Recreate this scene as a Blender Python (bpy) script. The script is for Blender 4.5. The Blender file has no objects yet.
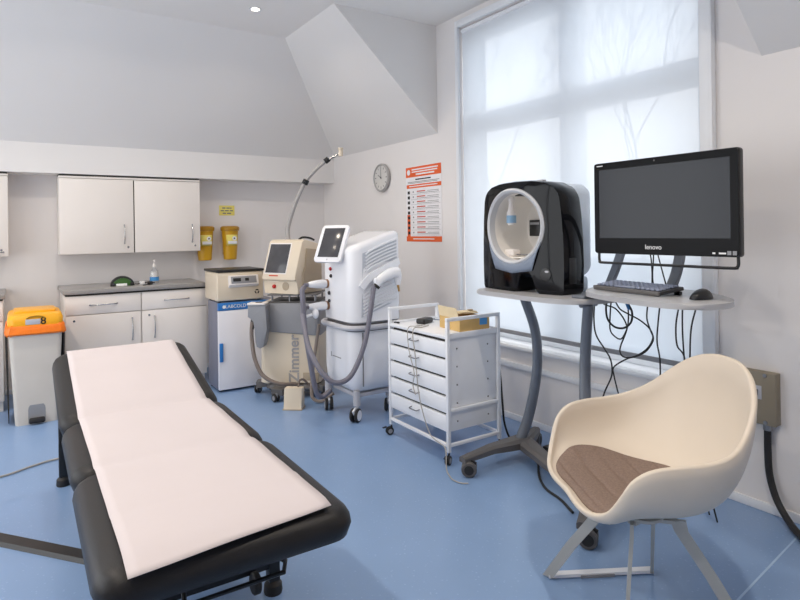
import bpy, bmesh, math, random
from math import sin, cos, pi, radians, atan2, sqrt
from mathutils import Vector, Matrix

random.seed(7)
SC = bpy.context.scene
COL = SC.collection

# ------------------------------------------------------------------ materials
def srgb(r, g, b):
    def f(c):
        c = c / 255.0
        return c / 12.92 if c <= 0.04045 else ((c + 0.055) / 1.055) ** 2.4
    return (f(r), f(g), f(b), 1.0)

def material(name, rgb, rough=0.5, metal=0.0, var=0.04, scale=6.0, bump=0.0, bscale=60.0, coat=0.0, spec=0.5, detail=3.0):
    m = bpy.data.materials.new(name)
    m.use_nodes = True
    nt = m.node_tree
    b = nt.nodes['Principled BSDF']
    col = srgb(*rgb)
    b.inputs['Roughness'].default_value = rough
    b.inputs['Metallic'].default_value = metal
    b.inputs['Specular IOR Level'].default_value = spec
    b.inputs['Coat Weight'].default_value = coat
    b.inputs['Coat Roughness'].default_value = 0.08
    tc = nt.nodes.new('ShaderNodeTexCoord')
    n = nt.nodes.new('ShaderNodeTexNoise')
    n.inputs['Scale'].default_value = scale
    n.inputs['Detail'].default_value = detail
    nt.links.new(tc.outputs['Object'], n.inputs['Vector'])
    r = nt.nodes.new('ShaderNodeValToRGB')
    lo, hi = 1.0 - var, 1.0 + var
    r.color_ramp.elements[0].position = 0.3
    r.color_ramp.elements[1].position = 0.7
    r.color_ramp.elements[0].color = (col[0]*lo, col[1]*lo, col[2]*lo, 1)
    r.color_ramp.elements[1].color = (min(1, col[0]*hi), min(1, col[1]*hi), min(1, col[2]*hi), 1)
    nt.links.new(n.outputs['Fac'], r.inputs['Fac'])
    nt.links.new(r.outputs['Color'], b.inputs['Base Color'])
    if bump > 0:
        n2 = nt.nodes.new('ShaderNodeTexNoise')
        n2.inputs['Scale'].default_value = bscale
        n2.inputs['Detail'].default_value = 4.0
        nt.links.new(tc.outputs['Object'], n2.inputs['Vector'])
        bp = nt.nodes.new('ShaderNodeBump')
        bp.inputs['Strength'].default_value = bump
        bp.inputs['Distance'].default_value = 0.01
        nt.links.new(n2.outputs['Fac'], bp.inputs['Height'])
        nt.links.new(bp.outputs['Normal'], b.inputs['Normal'])
    return m

def emitter(name, rgb, strength):
    m = bpy.data.materials.new(name)
    m.use_nodes = True
    nt = m.node_tree
    nt.nodes.clear()
    e = nt.nodes.new('ShaderNodeEmission')
    o = nt.nodes.new('ShaderNodeOutputMaterial')
    e.inputs['Color'].default_value = srgb(*rgb)
    e.inputs['Strength'].default_value = strength
    nt.links.new(e.outputs[0], o.inputs[0])
    return m

def floor_material():
    m = material('blue_safety_vinyl', (128, 157, 197), rough=0.30, var=0.05, scale=1.3, bump=0.04, bscale=220, spec=0.6)
    nt = m.node_tree
    b = nt.nodes['Principled BSDF']
    base = b.inputs['Base Color'].links[0].from_socket
    tc = nt.nodes.new('ShaderNodeTexCoord')
    v = nt.nodes.new('ShaderNodeTexVoronoi')
    v.inputs['Scale'].default_value = 42
    nt.links.new(tc.outputs['Object'], v.inputs['Vector'])
    r = nt.nodes.new('ShaderNodeValToRGB')
    r.color_ramp.elements[0].position = 0.10
    r.color_ramp.elements[0].color = (1, 1, 1, 1)
    r.color_ramp.elements[1].position = 0.20
    r.color_ramp.elements[1].color = (0, 0, 0, 1)
    nt.links.new(v.outputs['Distance'], r.inputs['Fac'])
    n = nt.nodes.new('ShaderNodeTexNoise')
    n.inputs['Scale'].default_value = 9
    nt.links.new(tc.outputs['Object'], n.inputs['Vector'])
    mu = nt.nodes.new('ShaderNodeMath'); mu.operation = 'MULTIPLY'
    nt.links.new(r.outputs['Color'], mu.inputs[0]); nt.links.new(n.outputs['Fac'], mu.inputs[1])
    mu2 = nt.nodes.new('ShaderNodeMath'); mu2.operation = 'MULTIPLY'; mu2.inputs[1].default_value = 0.55
    nt.links.new(mu.outputs[0], mu2.inputs[0])
    mix = nt.nodes.new('ShaderNodeMix'); mix.data_type = 'RGBA'
    nt.links.new(mu2.outputs[0], mix.inputs['Factor'])
    nt.links.new(base, mix.inputs['A'])
    mix.inputs['B'].default_value = srgb(176, 205, 236)
    nt.links.new(mix.outputs['Result'], b.inputs['Base Color'])
    return m

def blind_material():
    m = bpy.data.materials.new('sheer_blind_fabric')
    m.use_nodes = True
    nt = m.node_tree
    nt.nodes.clear()
    out = nt.nodes.new('ShaderNodeOutputMaterial')
    d = nt.nodes.new('ShaderNodeBsdfDiffuse'); d.inputs['Color'].default_value = (0.86, 0.88, 0.9, 1)
    t = nt.nodes.new('ShaderNodeBsdfTranslucent')
    p = nt.nodes.new('ShaderNodeBsdfTransparent'); p.inputs['Color'].default_value = (1, 1, 1, 1)
    tc = nt.nodes.new('ShaderNodeTexCoord')
    n = nt.nodes.new('ShaderNodeTexNoise'); n.inputs['Scale'].default_value = 3.0
    r = nt.nodes.new('ShaderNodeValToRGB')
    r.color_ramp.elements[0].color = (0.58, 0.66, 0.755, 1); r.color_ramp.elements[1].color = (0.62, 0.70, 0.79, 1)
    nt.links.new(tc.outputs['Object'], n.inputs['Vector']); nt.links.new(n.outputs['Fac'], r.inputs['Fac'])
    nt.links.new(r.outputs['Color'], t.inputs['Color'])
    m1 = nt.nodes.new('ShaderNodeMixShader'); m1.inputs[0].default_value = 0.40
    nt.links.new(d.outputs[0], m1.inputs[1]); nt.links.new(t.outputs[0], m1.inputs[2])
    m2 = nt.nodes.new('ShaderNodeMixShader'); m2.inputs[0].default_value = 0.06
    nt.links.new(m1.outputs[0], m2.inputs[1]); nt.links.new(p.outputs[0], m2.inputs[2])
    nt.links.new(m2.outputs[0], out.inputs[0])
    return m

def glass_material(name, tint=(0.95, 0.97, 1, 1), gloss=0.08):
    m = bpy.data.materials.new(name)
    m.use_nodes = True
    nt = m.node_tree
    nt.nodes.clear()
    out = nt.nodes.new('ShaderNodeOutputMaterial')
    g = nt.nodes.new('ShaderNodeBsdfGlossy'); g.inputs['Roughness'].default_value = 0.05
    p = nt.nodes.new('ShaderNodeBsdfTransparent'); p.inputs['Color'].default_value = tint
    mx = nt.nodes.new('ShaderNodeMixShader'); mx.inputs[0].default_value = gloss
    nt.links.new(p.outputs[0], mx.inputs[1]); nt.links.new(g.outputs[0], mx.inputs[2])
    nt.links.new(mx.outputs[0], out.inputs[0])
    return m

M = dict(
    wall=material('wall_paint', (234, 230, 228), rough=0.85, var=0.012, scale=1.2, bump=0.03, bscale=90),
    ceiling=material('ceiling_paint', (234, 231, 228), rough=0.9, var=0.012, scale=1.0, bump=0.03, bscale=70),
    trim=material('white_gloss_trim', (235, 237, 240), rough=0.35, var=0.01),
    floor=floor_material(),
    weld=material('pale_blue_weld_line', (170, 196, 224), rough=0.5),
    laminate=material('cream_white_laminate', (238, 231, 224), rough=0.35, var=0.012, scale=3),
    carcass=material('cabinet_carcass_white', (232, 226, 219), rough=0.45, var=0.015),
    shadowgap=material('dark_gap_strip', (40, 36, 34), rough=0.7),
    worktop=material('grey_laminate_worktop', (150, 147, 145), rough=0.3, var=0.06, scale=60),
    chrome=material('brushed_chrome', (190, 190, 192), rough=0.22, metal=1.0, var=0.02),
    steel=material('satin_steel', (150, 150, 152), rough=0.35, metal=1.0, var=0.02),
    white_metal=material('white_powder_coat', (236, 238, 242), rough=0.4, var=0.01),
    trolley_panel=material('white_trolley_sheet', (236, 238, 242), rough=0.35, var=0.012),
    white_plastic=material('white_gloss_plastic', (238, 239, 243), rough=0.25, var=0.01, coat=0.2),
    vent_dark=material('vent_shadow_grey', (196, 200, 208), rough=0.6),
    beige=material('cream_beige_plastic', (222, 208, 186), rough=0.42, var=0.02),
    beige_dark=material('taupe_plastic', (176, 160, 138), rough=0.5, var=0.02),
    mid_grey=material('mid_grey_plastic', (142, 143, 147), rough=0.45, var=0.02),
    dark_grey=material('charcoal_plastic', (96, 94, 94), rough=0.5, var=0.04),
    lavender_grey=material('grey_rubber_hose', (118, 116, 128), rough=0.5, var=0.03),
    brown_grey=material('taupe_rubber_hose', (128, 116, 108), rough=0.5, var=0.03),
    desk_metal=material('slate_grey_metal', (110, 116, 126), rough=0.38, var=0.03),
    desk_base=material('dark_grey_base_casting', (92, 89, 88), rough=0.42, var=0.03),
    desk_top=material('pale_grey_laminate', (180, 180, 182), rough=0.35, var=0.015),
    black=material('black_plastic', (24, 24, 26), rough=0.35, var=0.05),
    bezel_black=material('piano_black_bezel', (9, 9, 12), rough=0.3, spec=0.12),
    gloss_black=material('glossy_black_plastic', (10, 11, 16), rough=0.08, var=0.05, spec=0.22),
    rubber=material('black_rubber', (34, 33, 34), rough=0.6, var=0.06),
    vinyl=material('black_vinyl_upholstery', (27, 25, 26), rough=0.42, var=0.08, scale=14, bump=0.12, bscale=260, spec=0.35),
    couch_frame=material('black_painted_steel', (22, 22, 24), rough=0.4, var=0.05),
    paper=material('white_couch_roll_paper', (206, 197, 198), rough=0.8, var=0.012, scale=2.5, bump=0.06, bscale=30),
    screen=material('dark_screen_glass', (36, 39, 46), rough=0.16, var=0.02, spec=0.3),
    screen2=material('grey_touchscreen', (70, 70, 74), rough=0.16, var=0.15, scale=9),
    silver=material('silver_grey_ring', (196, 198, 202), rough=0.35, var=0.01),
    bib=material('pale_slate_plastic', (128, 140, 158), rough=0.35, var=0.02),
    cavity=material('white_cavity_lining', (238, 234, 228), rough=0.6, var=0.01),
    pale_blue=material('pale_blue_white_plastic', (212, 222, 234), rough=0.35, var=0.01),
    cardboard=material('brown_cardboard', (206, 172, 112), rough=0.8, var=0.05, scale=20),
    board_pale=material('pale_cardboard_flap', (226, 208, 172), rough=0.8, var=0.04),
    blue_label=material('sky_blue_label', (72, 150, 214), rough=0.5),
    pale_blue_band=material('soft_blue_band', (138, 176, 206), rough=0.5),
    blue=material('bright_blue_panel', (44, 118, 190), rough=0.35, var=0.02),
    fridge=material('fridge_white_enamel', (230, 229, 234), rough=0.35, var=0.01),
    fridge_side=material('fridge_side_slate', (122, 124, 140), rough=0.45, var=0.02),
    yellow=material('yellow_sharps_plastic', (204, 156, 22), rough=0.4, var=0.03),
    yellow_lid=material('ochre_sharps_lid', (172, 126, 18), rough=0.4, var=0.03),
    lid_orange=material('amber_bin_lid', (248, 176, 30), rough=0.35, var=0.02),
    bag=material('orange_waste_bag', (250, 124, 16), rough=0.4, var=0.08, scale=20, bump=0.4, bscale=40),
    bin=material('warm_grey_bin_plastic', (212, 204, 193), rough=0.5, var=0.02),
    label_white=material('white_label', (238, 238, 238), rough=0.5),
    arm_grey=material('mid_pale_grey_hose', (164, 161, 160), rough=0.45, bump=0.2, bscale=120),
    label_grey=material('silver_grey_label', (190, 190, 196), rough=0.5),
    sign_yellow=material('pale_yellow_sign', (240, 226, 120), rough=0.5),
    orange=material('orange_print', (232, 98, 40), rough=0.5, var=0.01),
    ink=material('black_ink', (24, 22, 22), rough=0.6),
    ink_grey=material('grey_ink', (130, 128, 128), rough=0.6),
    ink_red=material('brick_red_ink', (196, 66, 36), rough=0.6),
    poster=material('poster_white_paper', (240, 238, 240), rough=0.5, var=0.01),
    clock_rim=material('grey_clock_rim', (172, 170, 168), rough=0.35, var=0.02),
    clock_face=material('pale_clock_face', (214, 212, 208), rough=0.5),
    shell=material('ivory_white_shell', (218, 206, 190), rough=0.5, var=0.012, bump=0.04, bscale=400),
    chair_leg=material('warm_grey_painted_steel', (176, 176, 172), rough=0.45, var=0.02),
    fabric=material('brown_grey_melange_felt', (136, 118, 108), rough=0.95, var=0.14, scale=130, bump=0.35, bscale=300, spec=0.1),
    isolator=material('khaki_grey_enamel', (140, 130, 112), rough=0.5, var=0.03),
    red=material('red_button_plastic', (190, 34, 30), rough=0.35),
    green=material('dark_green_plastic', (54, 96, 38), rough=0.4, var=0.06),
    copper=material('copper_brown_ring', (150, 112, 84), rough=0.4, metal=0.4),
    gold=material('brass_nozzle', (190, 150, 90), rough=0.35, metal=0.8),
    clear=glass_material('clear_bottle_plastic', (0.93, 0.95, 0.97, 1), 0.14),
    soft_white=material('soft_white_plastic', (232, 226, 222), rough=0.45, var=0.02),
    lamp=emitter('downlight_glow', (255, 240, 214), 22.0),
    glass=glass_material('window_glass', (0.97, 0.985, 1, 1), 0.05),
    blind=blind_material(),
    bark=material('grey_brown_bark', (120, 112, 108), rough=0.9, var=0.1),
    grey_cord=material('light_grey_cord', (170, 166, 160), rough=0.5),
    blue_tie=material('blue_plug', (40, 110, 170), rough=0.4),
    brick=material('outdoor_paving', (150, 148, 146), rough=0.9, var=0.08),
    key=material('slate_blue_key', (148, 156, 180), rough=0.45, var=0.03),
    kb_body=material('black_keyboard_case', (36, 36, 40), rough=0.4),
)

# ------------------------------------------------------------------ mesh builder
class MB:
    def __init__(self):
        self.bm = bmesh.new()

    def box(self, lo, hi, bevel=0.0, seg=2, mat=None):
        c = [(lo[i] + hi[i]) / 2 for i in range(3)]
        s = [abs(hi[i] - lo[i]) for i in range(3)]
        g = bmesh.ops.create_cube(self.bm, size=1.0, matrix=Matrix.Translation(c) @ Matrix.Diagonal((s[0], s[1], s[2], 1)))
        vs = g['verts']
        if bevel > 0:
            es = list({e for v in vs for e in v.link_edges})
            r = bmesh.ops.bevel(self.bm, geom=es, offset=min(bevel, min(s) * 0.49), segments=seg, profile=0.5, affect='EDGES')
            vs = list({v for f in r['faces'] for v in f.verts} | {v for v in vs if v.is_valid})
            # collect whole island
            seen = set(vs); st = list(vs)
            while st:
                v = st.pop()
                for e in v.link_edges:
                    w = e.other_vert(v)
                    if w not in seen:
                        seen.add(w); st.append(w)
            vs = list(seen)
        if mat is not None:
            bmesh.ops.transform(self.bm, matrix=mat, verts=vs)
        return vs

    def loops(self, rings, closed=True, cap0=True, cap1=True, wrap=False):
        """skin a list of rings (each a list of points) into a surface"""
        vr = [[self.bm.verts.new(p) for p in r] for r in rings]
        n = len(vr[0])
        pairs = list(zip(vr[:-1], vr[1:]))
        if wrap:
            pairs.append((vr[-1], vr[0]))
        for a, b in pairs:
            for i in range(n if closed else n - 1):
                j = (i + 1) % n
                try:
                    self.bm.faces.new((a[i], a[j], b[j], b[i]))
                except ValueError:
                    pass
        if closed and not wrap:
            if cap0:
                self.bm.faces.new(list(reversed(vr[0])))
            if cap1:
                self.bm.faces.new(vr[-1])
        return vr

    def tube(self, pts, r, n=8, r1=None, flat=None, up=None, caps=True):
        """round (or flat: (w,h) elliptical/rect) tube along a polyline"""
        pts = [Vector(p) for p in pts]
        L = len(pts)
        rings = []
        prev = None
        for i, p in enumerate(pts):
            if i == 0: t = pts[1] - pts[0]
            elif i == L - 1: t = pts[-1] - pts[-2]
            else: t = (pts[i+1] - p).normalized() + (p - pts[i-1]).normalized()
            if t.length < 1e-9: t = Vector((0, 0, 1))
            t.normalize()
            if prev is None:
                u = Vector(up) if up is not None else (Vector((0, 0, 1)) if abs(t.z) < 0.9 else Vector((1, 0, 0)))
            else:
                u = Vector(up) if up is not None else prev
            u = u - t * u.dot(t)
            if u.length < 1e-6:
                u = Vector((1, 0, 0)) - t * t.x
            u.normalize()
            prev = u
            w = t.cross(u)
            if flat:
                a, b = flat[0] / 2, flat[1] / 2
                cr = [(-a, -b), (a, -b), (a, b), (-a, b)]
                rings.append([p + w * x + u * y for x, y in cr])
            else:
                rr = r if r1 is None else r + (r1 - r) * i / (L - 1)
                rings.append([p + (w * cos(2*pi*k/n) + u * sin(2*pi*k/n)) * rr for k in range(n)])
        self.loops(rings, True, caps, caps)

    def cyl(self, p0, p1, r, r1=None, n=20):
        self.tube([p0, p1], r, n=n, r1=r1)

    def lathe(self, prof, n=28, mat=None, cap=True, sx=1.0, sy=1.0):
        rings = []
        for r, z in prof:
            ring = []
            for k in range(n):
                a = 2 * pi * k / n
                p = Vector((r * cos(a) * sx, r * sin(a) * sy, z))
                ring.append(mat @ p if mat is not None else p)
            rings.append(ring)
        self.loops(rings, True, cap, cap)

    def prism(self, outline, depth, mat=None, bevel=0.0):
        """outline: 2-D points (x,y), extruded along +z by depth"""
        f0 = [Vector((x, y, 0)) for x, y in outline]
        f1 = [Vector((x, y, depth)) for x, y in outline]
        if mat is not None:
            f0 = [mat @ p for p in f0]; f1 = [mat @ p for p in f1]
        n0 = len(self.bm.verts)
        vr = self.loops([f0, f1])
        if bevel > 0:
            es = set()
            for ring in vr:
                for i in range(len(ring)):
                    e = self.bm.edges.get((ring[i], ring[(i+1) % len(ring)]))
                    if e: es.add(e)
            bmesh.ops.bevel(self.bm, geom=list(es), offset=bevel, segments=2, profile=0.5, affect='EDGES')

    def sphere(self, c, r, u=16, v=10, scale=(1, 1, 1)):
        bmesh.ops.create_uvsphere(self.bm, u_segments=u, v_segments=v, radius=r,
                                  matrix=Matrix.Translation(c) @ Matrix.Diagonal((scale[0], scale[1], scale[2], 1)))

    def quad(self, a, b, c, d):
        self.bm.faces.new([self.bm.verts.new(p) for p in (a, b, c, d)])

    def text(self, s, size, mat, extrude=0.0006, align='CENTER', bold=False):
        cu = bpy.data.curves.new('tmp_text', 'FONT')
        cu.body = s; cu.size = size; cu.extrude = extrude; cu.align_x = align; cu.align_y = 'CENTER'
        if bold: cu.offset = size * 0.018
        ob = bpy.data.objects.new('tmp_text', cu)
        COL.objects.link(ob)
        bpy.context.view_layer.update()
        dg = bpy.context.evaluated_depsgraph_get()
        me = bpy.data.meshes.new_from_object(ob.evaluated_get(dg))
        me.transform(mat)
        self.bm.from_mesh(me)
        bpy.data.objects.remove(ob); bpy.data.curves.remove(cu); bpy.data.meshes.remove(me)

    def build(self, name, mat, parent=None, smooth=35, label=None, solidify=None, subsurf=0, origin=None):
        bmesh.ops.remove_doubles(self.bm, verts=self.bm.verts, dist=1e-6)
        bmesh.ops.recalc_face_normals(self.bm, faces=self.bm.faces)
        me = bpy.data.meshes.new(name)
        if origin is not None:
            bmesh.ops.translate(self.bm, verts=self.bm.verts, vec=-Vector(origin))
        self.bm.to_mesh(me)
        self.bm.free()
        for mm in (mat if isinstance(mat, (list, tuple)) else [mat]):
            me.materials.append(mm)
        if smooth:
            me.polygons.foreach_set('use_smooth', [True] * len(me.polygons))
            me.set_sharp_from_angle(angle=radians(smooth))
        o = bpy.data.objects.new(name, me)
        COL.objects.link(o)
        if origin is not None: o.location = origin
        if parent is not None: o.parent = parent
        if solidify:
            md = o.modifiers.new('solid', 'SOLIDIFY'); md.thickness = solidify[0]; md.offset = solidify[1]
        if subsurf:
            md = o.modifiers.new('sub', 'SUBSURF'); md.levels = subsurf; md.render_levels = subsurf
        if label: o['label'] = label
        return o

def thing(name, label, cat, loc=(0, 0, 0), rz=0.0, group=None):
    o = bpy.data.objects.new(name, None)
    o.empty_display_size = 0.05
    COL.objects.link(o)
    o.location = loc
    o.rotation_euler = (0, 0, rz)
    o['label'] = label; o['category'] = cat
    if group: o['group'] = group
    return o

def tag(o, label, cat, group=None):
    o['label'] = label; o['category'] = cat
    if group: o['group'] = group
    return o

def struct(o):
    o['kind'] = 'structure'
    return o

def dup(root, loc, rz=None, label=None, group=None):
    r = root.copy(); COL.objects.link(r); r.location = loc
    if rz is not None: r.rotation_euler = (0, 0, rz)
    if label: r['label'] = label
    if group: r['group'] = group
    for ch in list(root.children):
        c = ch.copy(); COL.objects.link(c); c.parent = r
        for g in list(ch.children):
            d = g.copy(); COL.objects.link(d); d.parent = c
    return r

def frame(origin, xd, yd):
    x = Vector(xd).normalized(); y = Vector(yd); y = (y - x * y.dot(x)).normalized(); z = x.cross(y)
    m = Matrix((x, y, z)).transposed().to_4x4()
    m.translation = Vector(origin)
    return m

def crom(pts, n=6, closed=False):
    """Catmull-Rom through points"""
    P = [Vector(p) for p in pts]
    out = []
    L = len(P)
    for i in range(L if closed else L - 1):
        if closed:
            p0, p1, p2, p3 = P[(i-1) % L], P[i], P[(i+1) % L], P[(i+2) % L]
        else:
            p1, p2 = P[i], P[i+1]
            p0 = P[i-1] if i > 0 else p1 * 2 - p2
            p3 = P[i+2] if i + 2 < L else p2 * 2 - p1
        for k in range(n):
            t = k / n
            out.append(0.5 * ((2*p1) + (p2-p0)*t + (2*p0-5*p1+4*p2-p3)*t*t + (3*p1-p0-3*p2+p3)*t*t*t))
    if not closed: out.append(P[-1])
    return out

def rrect(x0, y0, x1, y1, r, n=5):
    pts = []
    for cx, cy, a0 in ((x1-r, y1-r, 0), (x0+r, y1-r, pi/2), (x0+r, y0+r, pi), (x1-r, y0+r, 1.5*pi)):
        for k in range(n + 1):
            a = a0 + (pi/2) * k / n
            pts.append((cx + r*cos(a), cy + r*sin(a)))
    return pts

def bow_handle(center, axis, out, length, rise=0.03, r=0.005):
    """curved bow handle: axis = direction along, out = direction away from the door"""
    a = Vector(axis).normalized(); o = Vector(out).normalized(); c = Vector(center)
    mb = MB()
    pts = []
    for k in range(13):
        t = k / 12 * 2 - 1
        pts.append(c + a * (t * length / 2) + o * (rise * (1 - t*t) + 0.002))
    mb.tube(pts, r, n=8)
    for s in (-1, 1):
        mb.sphere(c + a * (s * length / 2) + o * 0.004, r * 1.5, 10, 6)
    return mb

# ------------------------------------------------------------------ room
XW, YB, XL, YR, ZC = 3.072, 6.25, -1.9, -1.9, 3.15
WY0, WY1, WZ0, WZ1 = 1.72, 3.725, 0.56, 3.04     # window opening in the right wall
T = 0.22

mb = MB(); mb.box((XL - T, YR - T, -0.1), (XW + T, YB + T, 0.0))
struct(mb.build('floor', M['floor'], smooth=0))
mb = MB(); mb.box((XL - T, YB, 0), (XW + T, YB + T, ZC + 0.1))
struct(mb.build('wall_back', M['wall'], smooth=0))
mb = MB()
mb.box((XW, YR, 0), (XW + T, YB, WZ0 - 0.026))
mb.box((XW, YR, WZ1), (XW + T, YB, ZC + 0.1))
mb.box((XW, YR, WZ0 - 0.026), (XW + T, WY0, WZ1))
mb.box((XW, WY1, WZ0 - 0.026), (XW + T, YB, WZ1))
struct(mb.build('wall_right', M['wall'], smooth=0))
# left wall, with an unseen window opening added as fill light from the left
LY0, LY1, LZ0, LZ1 = 1.6, 5.6, 0.45, 2.6
mb = MB()
mb.box((XL - T, YR, 0), (XL, YB, LZ0)); mb.box((XL - T, YR, LZ1), (XL, YB, ZC + 0.1))
mb.box((XL - T, YR, LZ0), (XL, LY0, LZ1)); mb.box((XL - T, LY1, LZ0), (XL, YB, LZ1))
struct(mb.build('wall_left', M['wall'], smooth=0))
mb = MB(); mb.box((XL - T, YR - T, 0), (XW + T, YR, ZC + 0.1))
struct(mb.build('wall_rear', M['wall'], smooth=0))

# ceiling: flat part, sloped soffits of the roof and the cheeks of the dormer
DY0, DY1, SX, SZ = 1.42, 4.04, 2.09, 2.228
mb = MB()
mb.box((XL - T, YR - T, ZC), (XW + T, YB + T, ZC + 0.12))
yh = 5.99 - (SZ - 2.205) * (0.99 / 0.945)
mb.bm.faces.new([mb.bm.verts.new(p) for p in ((XL, 5.99, 2.205), (XW, 5.99, 2.205), (XW, yh, SZ), (SX, 5.0, ZC), (XL, 5.0, ZC))])
mb.bm.faces.new([mb.bm.verts.new(p) for p in ((XW, DY1, SZ), (XW, yh, SZ), (SX, 5.0, ZC), (SX, DY1, ZC))])
mb.bm.faces.new([mb.bm.verts.new(p) for p in ((XW, DY1, SZ), (XW, DY1, ZC), (SX, DY1, ZC))])
mb.bm.faces.new([mb.bm.verts.new(p) for p in ((XW, DY0, SZ), (XW, YR, SZ), (SX, YR, ZC), (SX, DY0, ZC))])
mb.bm.faces.new([mb.bm.verts.new(p) for p in ((XW, DY0, SZ), (XW, DY0, ZC), (SX, DY0, ZC))])
struct(mb.build('ceiling', M['ceiling'], smooth=0))
mb = MB(); mb.box((XL, 5.99, 1.944), (XW, YB, 2.21), 0.004)
struct(mb.build('trim_1', M['ceiling'], smooth=0))           # boxed-in eaves beam over the cupboards
# skirtings
mb = MB(); mb.box((XW - 0.012, YR, 0.0), (XW, YB, 0.045), 0.003)
struct(mb.build('baseboard_right', M['trim']))
mb = MB(); mb.box((XL, YB - 0.012, 0.0), (XW - 0.012, YB, 0.045), 0.003)
struct(mb.build('baseboard_back', M['trim']))
# trunking rail under the window sill
mb = MB(); mb.box((XW - 0.022, 1.55, 0.385), (XW, 4.1, 0.425), 0.006)
struct(mb.build('trim_2', M['trim']))
# weld line in the vinyl
mb = MB(); mb.box((-0.004, -0.55, 0), (0.004, 0.55, 0.0008), mat=frame((2.57, 1.19, 0), (-0.118, 0.993, 0), (-0.993, -0.118, 0)))
struct(mb.build('floor_weld_line', M['weld'], smooth=0))

# ------------------------------------------------------------------ window in the right wall
win = bpy.data.objects.new('window_1', None); COL.objects.link(win); win.location = (XW, (WY0+WY1)/2, WZ0); win['kind'] = 'structure'
def wl(x, y, z): return (x - XW, y - (WY0+WY1)/2, z - WZ0)
def wbox(mb, lo, hi, b=0.004): mb.box(wl(*lo), wl(*hi), b)
XF = XW + 0.12
mb = MB()   # architrave round the opening, on the wall face
wbox(mb, (XW - 0.03, WY1, 0.56), (XW - 0.001, WY1 + 0.032, WZ1 + 0.055))
wbox(mb, (XW - 0.03, WY0 - 0.075, 0.56), (XW - 0.001, WY0, WZ1 + 0.055))
wbox(mb, (XW - 0.03, WY0 + 0.0005, WZ1), (XW - 0.001, WY1 - 0.0005, WZ1 + 0.055))
wbox(mb, (XW - 0.042, WY0 - 0.075, 0.56), (XW - 0.0305, WY0 - 0.055, WZ1 + 0.055))
mb.build('architrave', M['trim'], win)
mb = MB()   # outer frame, mullion, transom
wbox(mb, (XF, WY0, WZ0), (XF + 0.08, WY0 + 0.09, WZ1)); wbox(mb, (XF, WY1 - 0.09, WZ0), (XF + 0.08, WY1, WZ1))
wbox(mb, (XF, WY0 + 0.09, WZ0), (XF + 0.08, WY1 - 0.09, WZ0 + 0.10)); wbox(mb, (XF, WY0 + 0.09, WZ1 - 0.10), (XF + 0.08, WY1 - 0.09, WZ1))
MY = 2.715
wbox(mb, (XF, MY - 0.085, WZ0 + 0.10), (XF + 0.08, MY + 0.085, WZ1 - 0.10))
TZ = 2.19
wbox(mb, (XF - 0.01, WY0 + 0.09, TZ), (XF + 0.08, MY - 0.085, TZ + 0.15)); wbox(mb, (XF - 0.01, MY + 0.085, TZ), (XF + 0.08, WY1 - 0.09, TZ + 0.15))
mb.build('window_frame', M['trim'], win)
for (a, b) in ((WY0 + 0.09, MY - 0.085), (MY + 0.085, WY1 - 0.09)):
    for (c, d) in ((WZ0 + 0.10, TZ), (TZ + 0.15, WZ1 - 0.10)):
        mb = MB(); wbox(mb, (XF + 0.04, a, c), (XF + 0.045, b, d), 0); mb.build('pane', M['glass'], win, smooth=0)
mb = MB(); wbox(mb, (XW - 0.055, WY0 - 0.10, WZ0 - 0.028), (XW - 0.0005, WY1 + 0.08, WZ0 - 0.0005), 0.008)
wbox(mb, (XW - 0.001, WY0 + 0.001, WZ0 - 0.0255), (XW + T, WY1 - 0.001, WZ0 - 0.0005), 0)
mb.build('window_sill', M['trim'], win)

# roller blind
bl = thing('roller_blind', 'white sheer roller blind drawn down over the tall window', 'blind', (XW + 0.022, (WY0+WY1)/2, 0.62))
mb = MB()
zt = WZ1 - 0.62 - 0.02
rings = []
for k in range(25):
    z = 0.03 + (zt - 0.05) * k / 24
    rings.append([(0.004 * sin(k * 0.7 + j * 0.5) * 0.3, -0.996 + 1.992 * j / 12, z) for j in range(13)])
mb.loops(rings, closed=False)
mb.build('blind_fabric', M['blind'], bl)
mb = MB(); mb.box((-0.008, -0.996, 0.0), (0.008, 0.996, 0.03), 0.004)
mb.build('bottom_bar', M['mid_grey'], bl, label='grey bottom bar')
mb = MB(); mb.cyl((0.0, -0.996, zt - 0.003), (0.0, 0.996, zt - 0.003), 0.018)
mb.build('roller_tube', M['white_plastic'], bl)

# trees outside, faint behind the blind
def tree(name, label, loc, seed, h):
    rnd = random.Random(seed)
    mb = MB()
    def branch(p, d, ln, r, depth):
        pts = [p]
        for k in range(4):
            d = (d + Vector((rnd.uniform(-.2, .2), rnd.uniform(-.2, .2), rnd.uniform(-.05, .2)))).normalized()
            pts.append(pts[-1] + d * ln / 4)
        mb.tube(pts, r, n=6, r1=r * 0.55)
        if depth > 0:
            for k in range(4):
                q = pts[rnd.choice((2, 3, 4))]
                nd = (d + Vector((rnd.uniform(-.8, .8), rnd.uniform(-.8, .8), rnd.uniform(-.1, .6)))).normalized()
                branch(q, nd, ln * rnd.uniform(.6, .85), r * 0.55, depth - 1)
    branch(Vector((0, 0, 0)), Vector((0, 0, 1)), h * 0.40, 0.085, 5)
    return tag(mb.build(name, M['bark'], origin=(0, 0, 0)), label, 'tree'), loc
for nm, lb, lc, sd, h in (('bare_tree', 'bare branching tree outside, seen faintly through the left upper pane of the blind-covered window', (23.0, 24.5, -1.0), 3, 21.0),
                          ('bare_tree', 'bare branching tree outside, seen faintly through the right upper pane of the blind-covered window', (23.0, 15.5, -1.0), 5, 21.0)):
    o, l = tree(nm, lb, lc, sd, h)
    o.location = l
mb = MB(); mb.box((XW + 1.0, -20, -1.2), (40, 40, -1.0))
struct(mb.build('ground_outside', M['brick'], smooth=0))

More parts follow.
